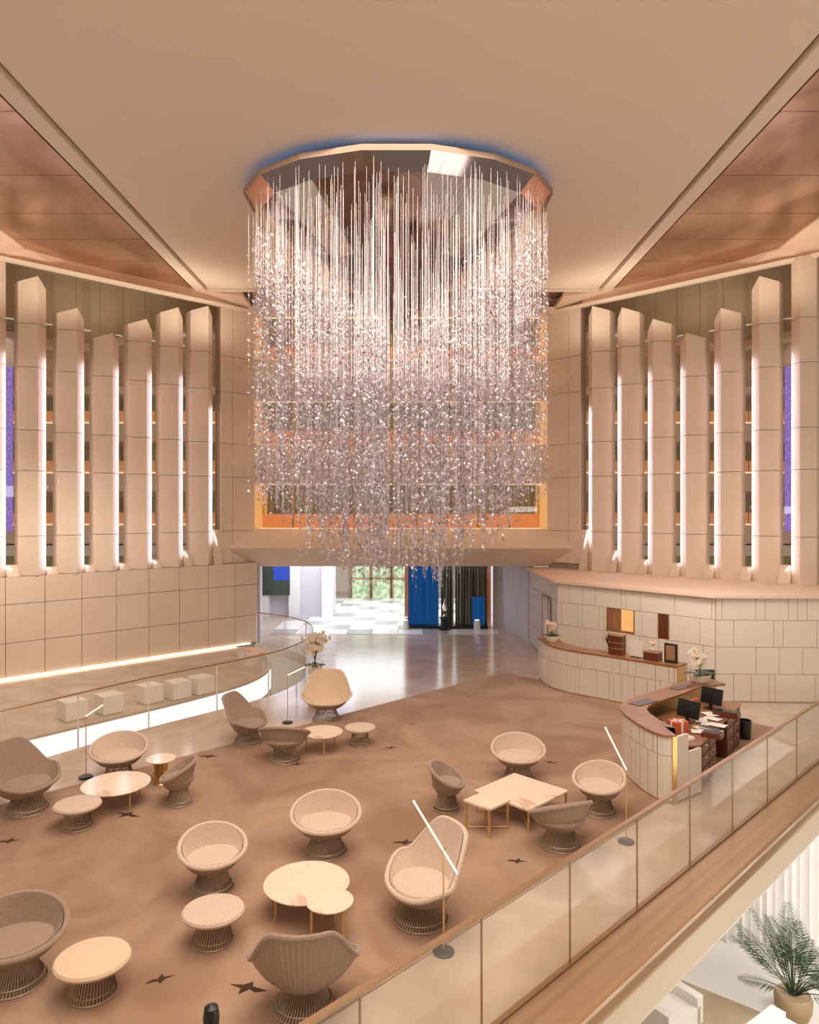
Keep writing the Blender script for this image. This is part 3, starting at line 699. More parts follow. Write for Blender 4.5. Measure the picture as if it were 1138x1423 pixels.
# ================================================================ LOUNGE FURNITURE
def sstep(a, b, x): t = max(0, min(1, (x-a)/(b-a))); return t*t*(3-2*t)
def rim_lounge(th, k=1.0):
    b = (1-cos(th))/2
    return Vector((.475*k*sin(th)*(1-.05*b), (-.345*cos(th))*k, .395+.30*b**1.1*(.95 if k < 1 else 1)))
def rim_easy(th):
    c = -cos(th); b = sstep(.25, .86, c)
    arm = sstep(-1, .1, c)
    return Vector((.50*sin(th)*(1-.05*b)*(1+.10*arm*(1-b)), -.36*cos(th)+.14*b, .40+.15*arm+.42*b))
def make_chair(name, label, cat, rim, fab, sc=1.0, shell='shell', seat_r=.36):
    t = thing(name, label, cat)
    n = 96
    wr_, wz = .19*sc, .25
    outer = MB(); rows = 9; vs = []
    for i in range(rows):
        f = i/(rows-1)
        for j in range(n):
            th = 2*pi*j/n; r = rim(th); rb = 1+(.010 if j % 2 else -.010)*(1 if i < rows-1 else 0)
            x = wr_*sin(th)+(r.x-wr_*sin(th))*f**.62; y = -wr_*cos(th)+(r.y+wr_*cos(th))*f**.62
            vs.append((x*rb, y*rb, wz+(r.z-wz)*f**1.35))
    outer.add(vs, [(i*n+j, i*n+(j+1) % n, (i+1)*n+(j+1) % n, (i+1)*n+j) for i in range(rows-1) for j in range(n)])
    outer.build('shell', shell, t)
    inner = MB(); vs = []; rows = 8; m = 48
    for i in range(rows):
        f = .30+.70*i/(rows-1)
        for j in range(m):
            th = 2*pi*j/m; r = rim(th)
            x = wr_*sin(th)+(r.x-wr_*sin(th))*f**.62; y = -wr_*cos(th)+(r.y+wr_*cos(th))*f**.62
            nx, ny = sin(th), -cos(th)
            vs.append((x-nx*.035, y-ny*.035, wz+(r.z-wz)*f**1.35+.012))
    inner.add(vs, [(i*m+(j+1) % m, i*m+j, (i+1)*m+j, (i+1)*m+(j+1) % m) for i in range(rows-1) for j in range(m)]+[tuple(range(m))])
    inner.build('backrest', fab, t, True)
    MB().loop([rim(2*pi*j/64)*1.0 for j in range(64)], .030, 8).build('rim_roll', fab, t, True)
    cu = MB(); prof = [(0, .33), (.8, .335), (.97, .36), (1.0, .39), (.95, .425), (.7, .445), (0, .452)]
    cu.lathe([(r*seat_r*sc, z) for r, z in prof], 40, sy=.92); cu.build('seat_cushion', fab, t, True)
    wire_base(t, .19*sc, .255, .29*sc); return t
def wire_base(t, rw, hz, rb, n=56):
    mb = MB()
    for j in range(n):
        a = 2*pi*j/n; pts = []
        for f in (0, .25, .5, .75, 1):
            r = rb+(rw-rb)*(1-(1-f)**2.0); pts.append((r*cos(a+f*.12), r*sin(a+f*.12), .01+(hz-.01)*f))
        mb.tube(pts, .0065, 3, False)
    for r, z in ((rb, .01), (rw, hz), (rb*.9, .06)): mb.loop([(r*cos(2*pi*k/48), r*sin(2*pi*k/48), z) for k in range(48)], .008, 4)
    mb.build('wire_base', 'wire', t)
    return t
Q = radians_ = R
# proto builders keep one mesh set per look, copies share it
PROT = {}
def chair(kind, fab, X, Y, rz, label, group, sc=1.0):
    key = (kind, fab)
    if key not in PROT:
        if kind == 'lounge': o = make_chair('lounge_chair', label, 'chair', lambda th: rim_lounge(th), fab)
        elif kind == 'small': o = make_chair('dining_armchair', label, 'chair', lambda th: rim_lounge(th, .76), fab, .72, seat_r=.36)
        elif kind == 'medium': o = make_chair('armchair', label, 'chair', lambda th: rim_lounge(th, .87), fab, .88)
        else: o = make_chair('high_back_chair', label, 'chair', rim_easy, fab, 1.08, seat_r=.33)
        PROT[key] = o
    else: o = copy_tree(PROT[key])
    o.location = (X, Y, .012); o.rotation_euler = (0, 0, R(rz)); o['label'] = label; o['group'] = group; o['category'] = 'chair'
    if sc != 1: o.scale = (sc, sc, sc)
    return o
g1, g2, g3, g4 = 'chairs around the oval marble table', 'chairs by the orchid planter', 'chairs around the double round table', 'chairs around the square marble tables'
chair('lounge', 'fab_light', -5.03, 12.45, 8, 'pale round lounge chair facing forward behind the low marble table at left', g1)
chair('high', 'fab_brown', -5.93, 11.15, 72, 'brown high-backed chair at the left edge turned toward the marble table', g1, 1.02)
chair('small', 'fab_brown', -3.66, 11.42, -85, 'small brown armchair seen from the side right of the oval low table', g1)
chair('high', 'fab_brown', -3.22, 14.35, 78, 'taupe high-backed chair in profile beside the curved glass', g2, .95)
chair('lounge', 'fab_brown', -2.32, 13.35, 176, 'taupe lounge chair with its back to us near the orchid group', g2)
chair('high', 'fab_cream', -1.84, 15.95, 0, 'cream yellow high-backed chair facing forward below the white orchid', g2)
chair('lounge', 'fab_light', -1.14, 9.80, 2, 'pale pink lounge chair facing forward behind the joined round tables', g3)
chair('medium', 'fab_light', -2.42, 8.85, 32, 'pale padded tub chair behind the oval footstool', g3)
chair('high', 'fab_light', .13, 8.2, -64, 'pale high-backed chair in profile beside the crossing bar lamp', g3)
chair('high', 'fab_brown', -.99, 6.78, 184, 'large grey brown chair seen from behind at the bottom of the frame', g3, .93)
chair('small', 'fab_brown', .58, 11.2, 82, 'small taupe armchair in profile left of the square tables', g4)
chair('lounge', 'fab_light', 1.88, 12.45, 0, 'beige lounge chair facing forward behind the square tables', g4, .97)
chair('medium', 'fab_light', 2.92, 11.08, -42, 'bright cream tub chair between the square table and the front desk', g4)
chair('lounge', 'fab_brown', 2.10, 10.0, 200, 'grey lounge chair seen from behind by the square tables', g4, .97)
chair('lounge', 'fab_brown', -3.90, 7.12, 25, 'brown lounge chair cut off by the left frame edge', 'chairs around the double round table')

def stool(X, Y, label, fab, rz=0, sc=1.0, _p={}):
    if fab in _p: o = copy_tree(_p[fab])
    else:
        o = thing('footstool', label, 'stool')
        MB().lathe([(0, .27), (.28, .275), (.325, .30), (.335, .325), (.32, .35), (.24, .37), (0, .376)], 48, sy=.96).build('cushion', fab, o, True)
        wire_base(o, .17, .27, .21, 44); _p[fab] = o
    o.location = (X, Y, .012); o.rotation_euler = (0, 0, R(rz)); o['label'] = label; o['group'] = 'round footstools'; o.scale = (sc, sc, 1)
stool(-4.87, 10.56, 'round pale footstool touching the low oval marble table', 'fab_light')
stool(-.98, 14.25, 'round footstool right of the cream high-backed chair', 'fab_light', sc=.92)
stool(-2.12, 7.78, 'round pale footstool in front of the padded tub chair', 'fab_light')
stool(-3.06, 6.95, 'round cream footstool nearest us at lower left', 'fab_cream', sc=1.06)

def round_table(X, Y, r, h, label, name='round_table', legs=4, drum=False, ph=.6):
    o = thing(name, label, 'table', (X, Y, .012))
    MB().lathe([(0, h-.025), (r-.012, h-.025), (r, h-.014), (r, h-.006), (r-.006, h), (0, h)], 64).build('tabletop', 'tabletop', o, True)
    if drum:
        MB().lathe([(.13, .0), (.13, .01), (.11, .03), (.11, h-.03), (.14, h-.026)], 32).build('pedestal', 'gold', o, True)
    else:
        for k in range(legs):
            a = ph+2*pi*k/legs; x, y = .78*r*cos(a), .78*r*sin(a)
            MB().tube([(x, y, 0), (x, y, h-.025)], .014, 8).build('leg', 'goldlight', o)
        MB().loop([(.78*r*cos(2*pi*k/40), .78*r*sin(2*pi*k/40), h-.035) for k in range(40)], .01, 6).build('ring', 'goldlight', o)
    return o
round_table(-4.64, 11.38, .52, .33, 'low oval marble coffee table with gold legs among the left chairs', 'coffee_table', ph=.9)
round_table(-4.22, 12.22, .25, .43, 'small round gold drum table behind the oval coffee table', 'side_table', drum=True)
round_table(-1.70, 13.9, .41, .36, 'round marble table with gold legs in front of the cream chair', 'coffee_table', legs=3, ph=-1.3)
round_table(-1.20, 8.40, .50, .32, 'larger round veined marble table of the overlapping pair', 'coffee_table')
round_table(-.87, 7.86, .26, .40, 'smaller round marble table overlapping the larger one', 'side_table', legs=3, ph=-.7)
def square_table(X, Y, hd, h, label, name, rz=0):
    o = thing(name, label, 'table', (X, Y, .012), rz)
    s = hd/sqrt(2); m = Matrix.Rotation(pi/4, 4, 'Z')
    MB().box(-s, s, -s, s, h-.028, h, m).build('tabletop', 'tabletop', o)
    for a, b in ((1, 1), (1, -1), (-1, -1), (-1, 1)):
        x, y = a*(s-.03), b*(s-.03)
        MB().box(x-.012, x+.012, y-.012, y+.012, 0, h-.028, m).build('leg', 'goldlight', o)
    for a in (1, -1):
        MB().tube([tuple(m @ Vector((-(s-.03), -a*(s-.03), .03))), tuple(m @ Vector(((s-.03), a*(s-.03), .03)))], .008, 6).build('cross_bar', 'goldlight', o)
square_table(1.72, 11.08, .73, .33, 'large square marble coffee table turned diamondwise', 'square_table')
square_table(1.13, 10.50, .345, .42, 'small square marble side table with crossed gold base', 'square_table')

def lamp(X, Y, hp, a, b, label, base_z=0, rz=0):
    """a, b: ends of the glowing bar relative to the top of the pole (x, z)"""
    o = thing('floor_lamp', label, 'lamp', (X, Y, base_z), rz, 'bar floor lamps')
    MB().lathe([(.115, 0), (.115, .018), (.1, .025), (0, .026)], 28).build('base', 'black', o, True)
    MB().tube([(0, 0, .02), (0, 0, hp)], .009, 8).build('pole', 'goldlight', o)
    MB().lathe([(.0, hp-.02), (.02, hp-.02), (.02, hp+.02), (0, hp+.02)], 12).build('joint', 'gold', o)
    A, B = Vector((a[0], -.02, hp+a[1])), Vector((b[0], -.02, hp+b[1]))
    MB().tube([A, B], .011, 8).build('light_bar', 'led_lamp', o)
lamp(-5.62, 12.5, 1.06, (.0, 0), (.30, .20), 'slim bar floor lamp behind the left marble table', .012)
lamp(-2.66, 15.7, 1.04, (0, 0), (.38, .18), 'slim bar floor lamp between the high-backed chairs near the orchid')
lamp(.36, 7.60, 1.08, (.145, -.24), (-.32, .53), 'slim floor lamp with a crossing tilted bar beside the pale high-backed chair', 0)
lamp(3.04, 10.10, 1.02, (0, 0), (-.30, .60), 'slim tilted bar floor lamp beside the front desk', 0)

# black tapered stand at the bottom of the frame
st = thing('black_stand', 'black tapered stand top rising at the bottom of the frame', 'stand', (-1.46, 5.30, .0))
MB().lathe([(.13, 0), (.13, .02), (.03, .04), (.025, .55), (.045, .7), (.06, .95), (.05, 1.02), (0, 1.04)], 20).build('column', 'black', st, True)

# cubes in the passage beyond the slot
for k, (u, v) in enumerate([(93, 1003), (145, 994), (202, 979), (242, 973), (275, 966)]):
    x, y = fl(u, v); o = thing('cube_seat', '%s low white cube seat in the passage beyond the slot' % ['leftmost', 'second from the left', 'middle', 'fourth from the left', 'rightmost'][k], 'seat', (x, y+.25, 0), R(-42), 'white cube seats')
    MB().box(-.24, .24, -.24, .24, .02, .42).build('body', 'white', o); MB().box(-.22, .22, -.22, .22, 0, .02).build('foot', 'cream', o)
# curved bench and step at the end of the passage
vs = []; n = 24
def arc_seat(cx, cy, r0, r1, a0, a1, z0, z1, m, name, parent):
    vs = []; n = 24
    for k in range(n+1):
        a = R(a0+(a1-a0)*k/n)
        for r, z in ((r0, z0), (r1, z0), (r1, z1), (r0, z1)): vs.append((cx+r*cos(a), cy+r*sin(a), z))
    fs = [(0,1,2,3), tuple(4*n+j for j in (3,2,1,0))]
    for k in range(n):
        for j in range(4): fs.append((4*k+j, 4*k+4+j, 4*k+4+(j+1) % 4, 4*k+(j+1) % 4))
    return MB().add(vs, fs).build(name, m, parent, True)
cb = thing('curved_bench', 'low curved pale bench at the far end of the passage', 'bench', (-5.15, 21.9, 0))
arc_seat(0, 0, .40, .72, -60, 110, 0, .26, 'white', 'bench_base', cb)
arc_seat(0, 0, .38, .75, -60, 110, .26, .31, 'beam', 'bench_seat', cb)

# ================================================================ ORCHIDS
def orchid(name, X, Y, Z, hgt, spread, pot_r, pot_h, nf, petal, label, cat='flowers', stand=0, seed=1, petr=.05):
    rr = random.Random(seed)
    o = thing(name, label, cat, (X, Y, Z))
    if stand: MB().box(-pot_r*.8, pot_r*.8, -pot_r*.8, pot_r*.8, 0, stand).build('stand', 'white', o)
    MB().lathe([(0, stand), (pot_r*.6, stand), (pot_r*.9, stand+pot_h*.4), (pot_r, stand+pot_h), (pot_r*.9, stand+pot_h), (pot_r*.8, stand+pot_h*.85), (0, stand+pot_h*.85)], 28).build('pot', 'pot', o, True)
    top = stand+pot_h*.85
    for k in range(11):   # strap leaves
        a = rr.uniform(0, 2*pi); L_ = pot_r*rr.uniform(1.1, 1.7); w_ = pot_r*.28; vs = []
        for j, f in enumerate((0, .35, .7, 1)):
            ww = w_*(.5, 1, .8, .1)[j]; r = L_*f; z = top+pot_r*(.9*f-.7*f*f*1.1)+.01
            px, py = -sin(a)*ww, cos(a)*ww
            vs += [(r*cos(a)+px, r*sin(a)+py, z), (r*cos(a)-px, r*sin(a)-py, z), (r*cos(a), r*sin(a), z-.012)]
        fs = []
        for j in range(3):
            q = 3*j; fs += [(q, q+1, q+4, q+3), (q+1, q+2, q+5, q+4), (q+2, q, q+3, q+5)]
        MB().add(vs, fs).build('leaf', 'leaf', o)
    fpos = []
    ns = max(3, nf//9)
    for k in range(ns):
        a = rr.uniform(0, 2*pi); s = spread*rr.uniform(.3, .9); hh = (hgt-top)*rr.uniform(.8, 1.0)
        pts = [(s*f*f*cos(a), s*f*f*sin(a), top+hh*(f if f < .8 else .8+(f-.8)*.4)) for f in (0, .2, .4, .6, .8, 1.0)]
        MB().tube(pts, .006, 5).build('stem', 'leaf', o)
        for j in range(nf//ns):
            f = rr.uniform(.42, 1.0); base = Vector((s*f*f*cos(a), s*f*f*sin(a), top+hh*(f if f < .8 else .8+(f-.8)*.4)))
            fpos.append(base+Vector((rr.uniform(-1, 1), rr.uniform(-1, 1), rr.uniform(-.6, .6)))*spread*.32)
    for p in fpos:        # five-petalled flowers
        mb = MB(); d = Vector((p.x+rr.uniform(-.1, .1), p.y-spread*.8, .05)).normalized()
        u = d.cross(Vector((0, 0, 1))).normalized(); v = u.cross(d)
        for k in range(5):
            a = 2*pi*k/5+.3; e = u*cos(a)+v*sin(a); g = u*-sin(a)+v*cos(a)
            mb.add([p, p+e*petr*.6+g*petr*.45+d*.008, p+e*petr*1.15+d*.003, p+e*petr*.6-g*petr*.45+d*.008], [(0,1,2,3)])
        mb.add([p+d*.02, p+u*.008, p+v*.008, p-u*.008, p-v*.008], [(0,1,2), (0,2,3), (0,3,4), (0,4,1)])
        mb.build('flower', petal, o)
    return o
orchid('orchid_planter', -2.48, 18.9, 0, 1.48, .42, .20, .30, 130, 'petal', 'tall white orchid in a white pot on a stand by the curved glass', stand=.28, seed=5, petr=.062)
orchid('orchid_planter', 3.80, 19.15, 1.112, .62, .20, .17, .17, 40, 'petal_pink', 'blush orchid in a white bowl at the far end of the back counter', seed=8, petr=.05)
orchid('orchid_planter', 5.98, 14.82, 1.092, .72, .26, .22, .17, 48, 'petal', 'cream orchid in a white bowl on the far end of the front desk', seed=11, petr=.055)

# ================================================================ BACK COUNTER
CP = smooth_line([(3.58, 19.9), (3.62, 19.0), (3.95, 18.25), (4.7, 17.55), (5.4, 16.9), (6.05, 16.25)], 4)
bc = thing('reception_counter', 'long curved white reception counter with gold joints and walnut top', 'counter', (4.7, 17.6, .012))
CPl = [Vector((x-4.7, y-17.6)) for x, y in CP]
def offs(pts, d):
    out = []
    for i, p in enumerate(pts):
        t = (pts[min(i+1, len(pts)-1)]-pts[max(i-1, 0)]).normalized(); n = Vector((-t.y, t.x)); out.append(p+n*d)
    return out
inn_ = offs(CPl, .50); sh = offs(CPl, -.04); fr = offs(CPl, -.025)
MB().prism([tuple(p) for p in CPl]+[tuple(p) for p in inn_[::-1]], 0, 1.06).build('body', 'goldlight', bc)
MB().prism([tuple(p) for p in sh]+[tuple(p) for p in inn_[::-1]], 1.06, 1.10).build('countertop', 'wood', bc)
def along(pts):
    L_ = [0]
    for a, b in zip(pts[:-1], pts[1:]): L_.append(L_[-1]+(b-a).length)
    def f(s):
        for i in range(len(pts)-1):
            if s <= L_[i+1] or i == len(pts)-2:
                t = (s-L_[i])/(L_[i+1]-L_[i]); return pts[i]+(pts[i+1]-pts[i])*t
    return f, L_[-1]
def clad(pts, rows, parent, mname, wmin=(.12, .2, .32, .48), th=-.025, rs=4):
    rr = random.Random(rs); f0, Ln = along(pts); f1, Ln1 = along(offs(pts, th))
    for z0, z1 in rows:
        s = 0
        while s < Ln-.03:
            e = min(Ln, s+rr.choice(wmin)); g = .006
            ks = 3; P_ = [f0(s+g+(e-s-2*g)*k/ks) for k in range(ks+1)]; Q_ = [f1((s+g+(e-s-2*g)*k/ks)*Ln1/Ln) for k in range(ks+1)]
            MB().prism([tuple(p) for p in P_]+[tuple(p) for p in Q_[::-1]], z0+.006, z1-.006).build('panel', mname, parent)
            s = e
clad(CPl, [(.03, .70), (.70, 1.06)], bc, 'white_panel')
# things on the back counter
def cpos(s, off=.25):
    f, Ln = along([Vector(p) for p in CP]); p = f(s); q = f(s+.05); t = (q-p).normalized(); n = Vector((-t.y, t.x)); v = p+n*off; return v.x, v.y, math.atan2(t.y, t.x)
def counter_item(name, label, cat, s, parts, off=.25):
    x, y, a = cpos(s, off); o = thing(name, label, cat, (x, y, 1.112), a)
    for pn, m, b in parts: MB().box(*b).build(pn, m, o)
    return o
fC, LC = along([Vector(p) for p in CP])
counter_item('walnut_cabinet', 'tall walnut letter box on the back counter under the amber niche', 'box', 3.02,
             [('body', 'darkwood', (-.17, .17, -.12, .12, 0, .46)), ('shelf', 'wood', (-.18, .18, -.13, .13, .15, .17)), ('shelf', 'wood', (-.18, .18, -.13, .13, .29, .31)), ('top', 'wood', (-.18, .18, -.13, .13, .46, .475))])
counter_item('white_screen', 'bright white upright panel on the back counter', 'screen', 3.50,
             [('panel', 'white', (-.17, .17, -.01, .01, .02, .40)), ('foot', 'black', (-.12, .12, -.05, .05, 0, .02))])
counter_item('walnut_tray_box', 'low dark walnut box on the back counter between the white panels', 'box', 3.92,
             [('body', 'darkwood', (-.17, .17, -.13, .13, 0, .18)), ('lid', 'wood', (-.18, .18, -.14, .14, .18, .20))])
counter_item('framed_sign', 'dark framed display standing near the near end of the back counter', 'sign', 4.36,
             [('frame', 'black', (-.15, .15, -.03, .03, 0, .44)), ('picture', 'copper', (-.11, .11, -.035, -.03, .06, .40)), ('back_panel', 'white', (-.19, -.152, -.02, .02, 0, .42))])
nm = counter_item('flower_vase', 'small vase of pink flowers on the low walnut box', 'vase', 3.92, [])
nm.location.z = 1.314
MB().lathe([(.03, 0), (.05, .04), (.03, .1), (.035, .12)], 14).build('vase', 'white', nm, True)
for k in range(9):
    a = k*.7; MB().lathe([(0, .12+.02*(k % 3)), (.03, .15+.02*(k % 3)), (.02, .19+.02*(k % 3)), (0, .2+.02*(k % 3))], 6, (.07*cos(a)*(k % 3)/2, .07*sin(a)*(k % 3)/2)).build('bloom', 'petal_pink', nm)
x, y, a = cpos(2.72, .42)
pt = thing('potted_plant', 'small green plant in front of the amber niche', 'plant', (x, y, 1.112))
MB().lathe([(.05, 0), (.07, .12), (.06, .12), (0, .11)], 14).build('pot', 'pot', pt, True)
for k in range(16):
    a = k*2.4; r = .05+.11*((k % 5)/5); 
    MB().add([(0, 0, .11), (r*.5*cos(a)-.02*sin(a), r*.5*sin(a)+.02*cos(a), .28), (r*cos(a), r*sin(a), .36+.05*(k % 4)), (r*.5*cos(a)+.02*sin(a), r*.5*sin(a)-.02*cos(a), .28)], [(0,1,2,3)]).build('leaf', 'palm', pt)

# ================================================================ FRONT DESK
OX, OY = 4.9, 13.2
dk = thing('front_desk', 'white panelled front desk with walnut shelf top and dark red drawers', 'desk', (OX, OY, .012))
OUT = smooth_line([(4.22, 11.42), (4.0, 11.5), (3.84, 12.1), (3.82, 12.9), (4.15, 13.5), (4.95, 14.2), (5.7, 14.88), (6.35, 15.12)], 3)
OUTl = [Vector((x-OX, y-OY)) for x, y in OUT]
INl = offs(OUTl, -.42)
OUTp = OUTl; 
# outward side is left of travel: clad with positive offset
MB().prism([tuple(p) for p in OUTl]+[tuple(p) for p in offs(OUTl, -.10)[::-1]], 0, 1.04).build('body', 'goldlight', dk)
clad(OUTl, [(.03, .74), (.74, 1.04)], dk, 'white_panel', (.10, .16, .24, .3), .02, 9)
MB().prism([tuple(p) for p in offs(OUTl, .04)]+[tuple(p) for p in INl[::-1]], 1.04, 1.08).build('countertop', 'wood', dk)
# near end: gold post and white end panels
p0 = OUTl[0]
for (a, b, z1, m) in (((4.22, 11.40), (4.50, 11.60), 1.04, 'white_panel'), ((4.50, 11.60), (4.80, 11.82), .74, 'white_panel')):
    p, q = Vector((a[0]-OX, a[1]-OY)), Vector((b[0]-OX, b[1]-OY)); t = (q-p).normalized(); n = Vector((t.y, -t.x))
    MB().prism([tuple(p+t*.006), tuple(q-t*.006), tuple(q-t*.006-n*.05), tuple(p+t*.006-n*.05)], .02, z1).build('end_panel', m, dk)
MB().box(4.16-OX, 4.23-OX, 11.37-OY, 11.42-OY, 0, 1.06).build('post', 'gold', dk)
# desk top and pedestals on the staff side
DT = [(4.3, 11.75), (4.78, 11.85), (6.62, 14.35), (6.2, 14.75), (5.6, 14.4), (4.75, 13.6), (4.25, 13.1), (4.25, 12.2)]
MB().prism([(x-OX, y-OY) for x, y in DT], .74, .77).build('desktop', 'wood', dk)
F0, F1 = Vector((4.86-OX, 12.0-OY)), Vector((6.55-OX, 14.3-OY)); dF = (F1-F0); LF = dF.length; dF = dF/LF; nF = Vector((dF.y, -dF.x))
for a, b in ((.0, .95), (1.75, LF)):
    MB().prism([tuple(F0+dF*a), tuple(F0+dF*b), tuple(F0+dF*b-nF*.5), tuple(F0+dF*a-nF*.5)], 0.02, .74).build('pedestal', 'darkwood', dk)
    nn = 2 if b < 1 else 2
    for k in range(nn):
        for r, (z0, z1) in enumerate(((.05, .30), (.32, .52), (.54, .72))):
            s0, s1 = a+(b-a)*k/nn+.02, a+(b-a)*(k+1)/nn-.02
            dw = MB().prism([tuple(F0+dF*s0), tuple(F0+dF*s1), tuple(F0+dF*s1+nF*.018), tuple(F0+dF*s0+nF*.018)], z0, z1).build('drawer', 'darkwood', dk)
            mid = F0+dF*((s0+s1)/2)+nF*.022; MB().box(mid.x-.03, mid.x+.03, mid.y-.012, mid.y+.012, z1-.06, z1-.05).build('handle', 'goldlight', dw)
MB().prism([tuple(F0+dF*.95-nF*.45), tuple(F0+dF*1.75-nF*.45), tuple(F0+dF*1.75-nF*.5), tuple(F0+dF*.95-nF*.5)], .02, .74).build('modesty_panel', 'black', dk)
# things on the desk
def desk_item(name, label, cat, X, Y, rz, parts, z=.782):
    o = thing(name, label, cat, (X, Y, z), R(rz))
    for pn, m, b in parts: MB().box(*b).build(pn, m, o)
    return o
def monitor(X, Y, rz, label):
    o = thing('monitor', label, 'monitor', (X, Y, .782), R(rz), 'desk monitors')
    m = Matrix.Rotation(R(-12), 4, 'X')
    MB().box(-.22, .22, -.015, .015, .09, .40, m).build('display', 'black', o)
    MB().box(-.03, .03, .0, .03, .01, .2).build('neck', 'black', o)
    MB().box(-.1, .1, -.08, .08, 0, .012).build('foot', 'black', o)
monitor(5.05, 13.1, -55, 'black desk monitor nearer to the white desk end')
monitor(5.85, 14.0, -55, 'black desk monitor nearer to the orchid bowl')
desk_item('writing_mat', 'dark leather mat lying on the walnut shelf of the front desk', 'mat', 4.32, 13.3, 38, [('sheet', 'darkleather', (-.28, .28, -.12, .12, 0, .012))], 1.092)
desk_item('writing_mat', 'second leather mat lying near the orchid on the desk shelf', 'mat', 5.45, 14.43, 40, [('sheet', 'darkleather', (-.28, .28, -.10, .10, 0, .012))], 1.092)
for k, (x, y, rz) in enumerate([(5.2, 12.75, 20), (5.42, 12.98, 65), (5.35, 13.2, -15), (5.6, 13.3, 40), (5.05, 12.5, 75), (5.65, 13.55, 10), (5.5, 12.85, 50)]):
    o = desk_item('paper_sheet', 'loose white paper sheet ' + ['turned slightly, beside the keyboard', 'turned square to the kneehole in the pile', 'nearest the foot of the nearer monitor', 'lying askew over the middle of the pile', 'closest to the red box', 'closest to the farther monitor', 'closest to the kneehole trays'][k], 'paper', x, y, rz, [('sheet', 'paper', (-.105, .105, -.148, .148, 0, .004))], .782+.005*k); o['group'] = 'loose papers on the front desk'
kb = desk_item('keyboard', 'pale keyboard in front of the nearer monitor', 'keyboard', 5.28, 12.62, -55, [('body', 'white', (-.2, .2, -.07, .07, 0, .02))], .805)
for i in range(9):
    for j in range(3): MB().box(-.185+i*.042, -.15+i*.042, -.055+j*.04, -.022+j*.04, .02, .027).build('key', 'darkleather', kb)
desk_item('document_tray', 'dark red wooden tray near the kneehole edge of the desk', 'tray', 5.18, 12.30, -36, [('body', 'darkwood', (-.16, .16, -.13, .13, 0, .07)), ('papers', 'black', (-.13, .13, -.10, .10, .07, .08))])
desk_item('document_tray', 'dark red wooden tray right of the papers', 'tray', 5.95, 13.50, -36, [('body', 'darkwood', (-.22, .22, -.13, .13, 0, .09)), ('papers', 'black', (-.19, .19, -.10, .10, .09, .10))])
bx = desk_item('gift_box', 'orange red folder box with white ribbon on the desk', 'box', 4.68, 12.55, 20, [('body', 'red', (-.14, .14, -.11, .11, 0, .20)), ('ribbon', 'paper', (-.02, .02, -.113, .113, -.0, .204)), ('ribbon', 'paper', (-.143, .143, -.02, .02, 0, .204))])
desk_item('folder', 'orange red folder leaning behind the nearer monitor', 'folder', 5.35, 13.62, 40, [('cover', 'red', (-.18, .18, -.02, .02, 0, .28))])
ph = desk_item('telephone', 'black desk telephone next to the red box', 'telephone', 4.52, 12.95, -60, [('body', 'black', (-.1, .1, -.09, .09, 0, .05)), ('handset', 'black', (-.1, -.05, -.1, .1, .05, .08)), ('keypad', 'paper', (0, .07, -.05, .05, .05, .055))])
desk_item('envelope_stack', 'cream envelopes spilling at the near corner of the desk', 'envelopes', 4.66, 12.12, 30, [('sheet', 'paper', (-.13, .13, -.08, .08, 0, .03)), ('sheet', 'petal', (-.10, .14, -.06, .08, .03, .045))])
wb = thing('waste_bin', 'black waste bin at the far end of the front desk', 'bin', (6.80, 14.62, 0)); MB().lathe([(.12, 0), (.14, .38), (.125, .38), (.11, .02), (0, .02)], 20).build('bin_body', 'black', wb, True)
oc = thing('office_chair', 'black office chair tucked between the two reception counters', 'chair', (6.55, 15.75, 0))
MB().box(-.22, .22, -.2, .2, .44, .52).build('seat', 'black', oc); MB().box(-.2, .2, .17, .23, .55, 1.1).build('backrest', 'black', oc); MB().tube([(0, 0, .05), (0, 0, .44)], .025, 8).build('column', 'black', oc)
for k in range(5):
    a = 2*pi*k/5; MB().tube([(0, 0, .09), (.26*cos(a), .26*sin(a), .03)], .018, 6).build('leg', 'black', oc)

# ================================================================ LOWER LEVEL
ZL = -4.2
struct(MB().box(-2, 16, 4, 16, ZL-.1, ZL).build('floor', 'tile_white'))
rg = MB().prism([(3.6, 11.6), (4.9, 13.7), (6.4, 12.5), (9.5, 11.6), (9, 8), (4, 8)], ZL, ZL+.015).build('rug', 'low_carpet'); tag(rg, 'tan rug on the bright lower floor', 'rug')
vs = []; n = 220
for j in range(n+1):
    x = 3.5+j*9/n; y = 15.1-(x-5)*.22+.06*sin(j*1.7)+.02*sin(j*.6)
    vs += [(x, y, ZL+.01), (x, y, -.5)]
cw = MB().add(vs, [(2*j, 2*j+2, 2*j+3, 2*j+1) for j in range(n)]).build('sheer_curtain', 'curtain_white', smooth=True); tag(cw, 'long white pleated curtain along the lower floor', 'curtain')
struct(MB().prism([(3, 15.8), (13, 13.6), (13, 13.9), (3, 16.1)], ZL, -.5).build('wall_lower', 'white'))
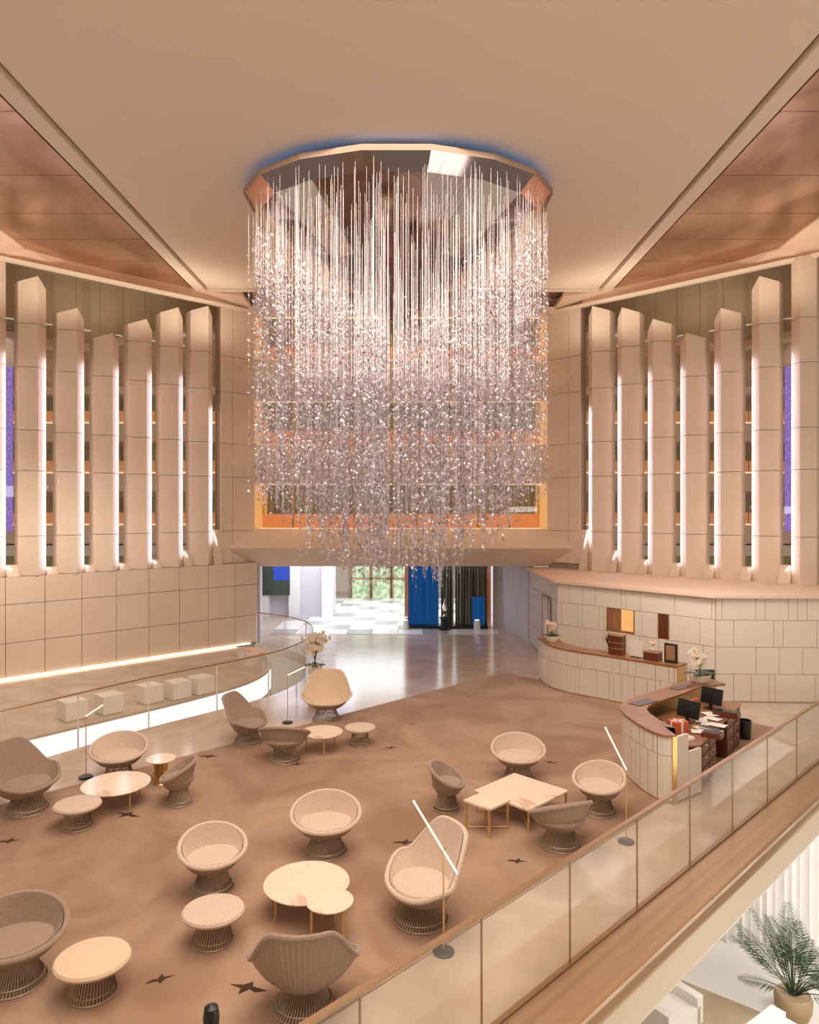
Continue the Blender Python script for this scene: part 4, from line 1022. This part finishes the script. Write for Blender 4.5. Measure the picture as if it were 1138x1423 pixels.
# palm
px, py = 6.72, 12.6
pm = thing('potted_palm', 'tall green palm in a tan pot on the lower floor', 'plant', (px, py, ZL))
MB().lathe([(0, 0), (.24, 0), (.30, .15), (.31, .34), (.27, .40), (.25, .38), (0, .36)], 28).build('pot', 'basket', pm, True)
rr = random.Random(4)
for k in range(24):
    a = k*2.4+rr.uniform(-.3, .3); L_ = rr.uniform(1.0, 1.75); el_ = rr.uniform(.85, 1.5); base = Vector((.05*cos(a), .05*sin(a), .38)); pts = []
    if k % 3 == 0: L_ *= .75; el_ *= .75
    for j in range(9):
        f = j/8; r = L_*f*cos(el_)*(1+.35*f); z = L_*(f*sin(el_)-.42*f*f*cos(el_)*1.1); pts.append(base+Vector((r*cos(a), r*sin(a), max(z, -.25))))
    fr_ = MB().tube(pts, [.012*(1-.8*j/8) for j in range(9)], 4).build('frond', 'palm', pm)
    lf = MB()
    for j in range(26):
        f = .32+.68*j/26; i = min(int(f*8), 7); t = f*8-i; p = pts[i].lerp(pts[i+1], t); d = (pts[i+1]-pts[i]).normalized()
        sd = d.cross(Vector((0, 0, 1))).normalized(); ll = .30*sin(pi*min(1, .15+f*.85))+.06
        for s in (-1, 1):
            e = (sd*s*.75+d*.7+Vector((0, 0, -.15-.15*rr.random()))).normalized()*ll; wv = d*.009
            lf.add([p, p+e*.4+wv, p+e, p+e*.4-wv], [(0,1,2,3)])
    lo = lf.build('leaflets', 'palm', fr_); lo['kind'] = 'stuff'
for k, (x, y, w_, lab) in enumerate([(4.35, 12.35, .8, 'white upholstered sofa arm at the bottom under the ledge'), (5.9, 11.2, .8, 'white low sofa below the palm pot')]):
    o = thing('sofa', lab, 'sofa', (x, y, ZL+.015), R(35))
    MB().box(-w_/2, w_/2, -.45, .4, .12, .42).build('seat', 'white', o); MB().box(-w_/2, w_/2, .25, .48, .42, .72).build('backrest', 'white', o)
    for s in (-1, 1): MB().box(s*w_/2-.08, s*w_/2+.08, -.45, .48, .12, .58).build('armrest', 'white', o)
    for a in (-1, 1):
        for b in (-1, 1): MB().box(a*(w_/2-.06)-.02, a*(w_/2-.06)+.02, b*.36-.02, b*.36+.02, 0, .12).build('leg', 'black', o)
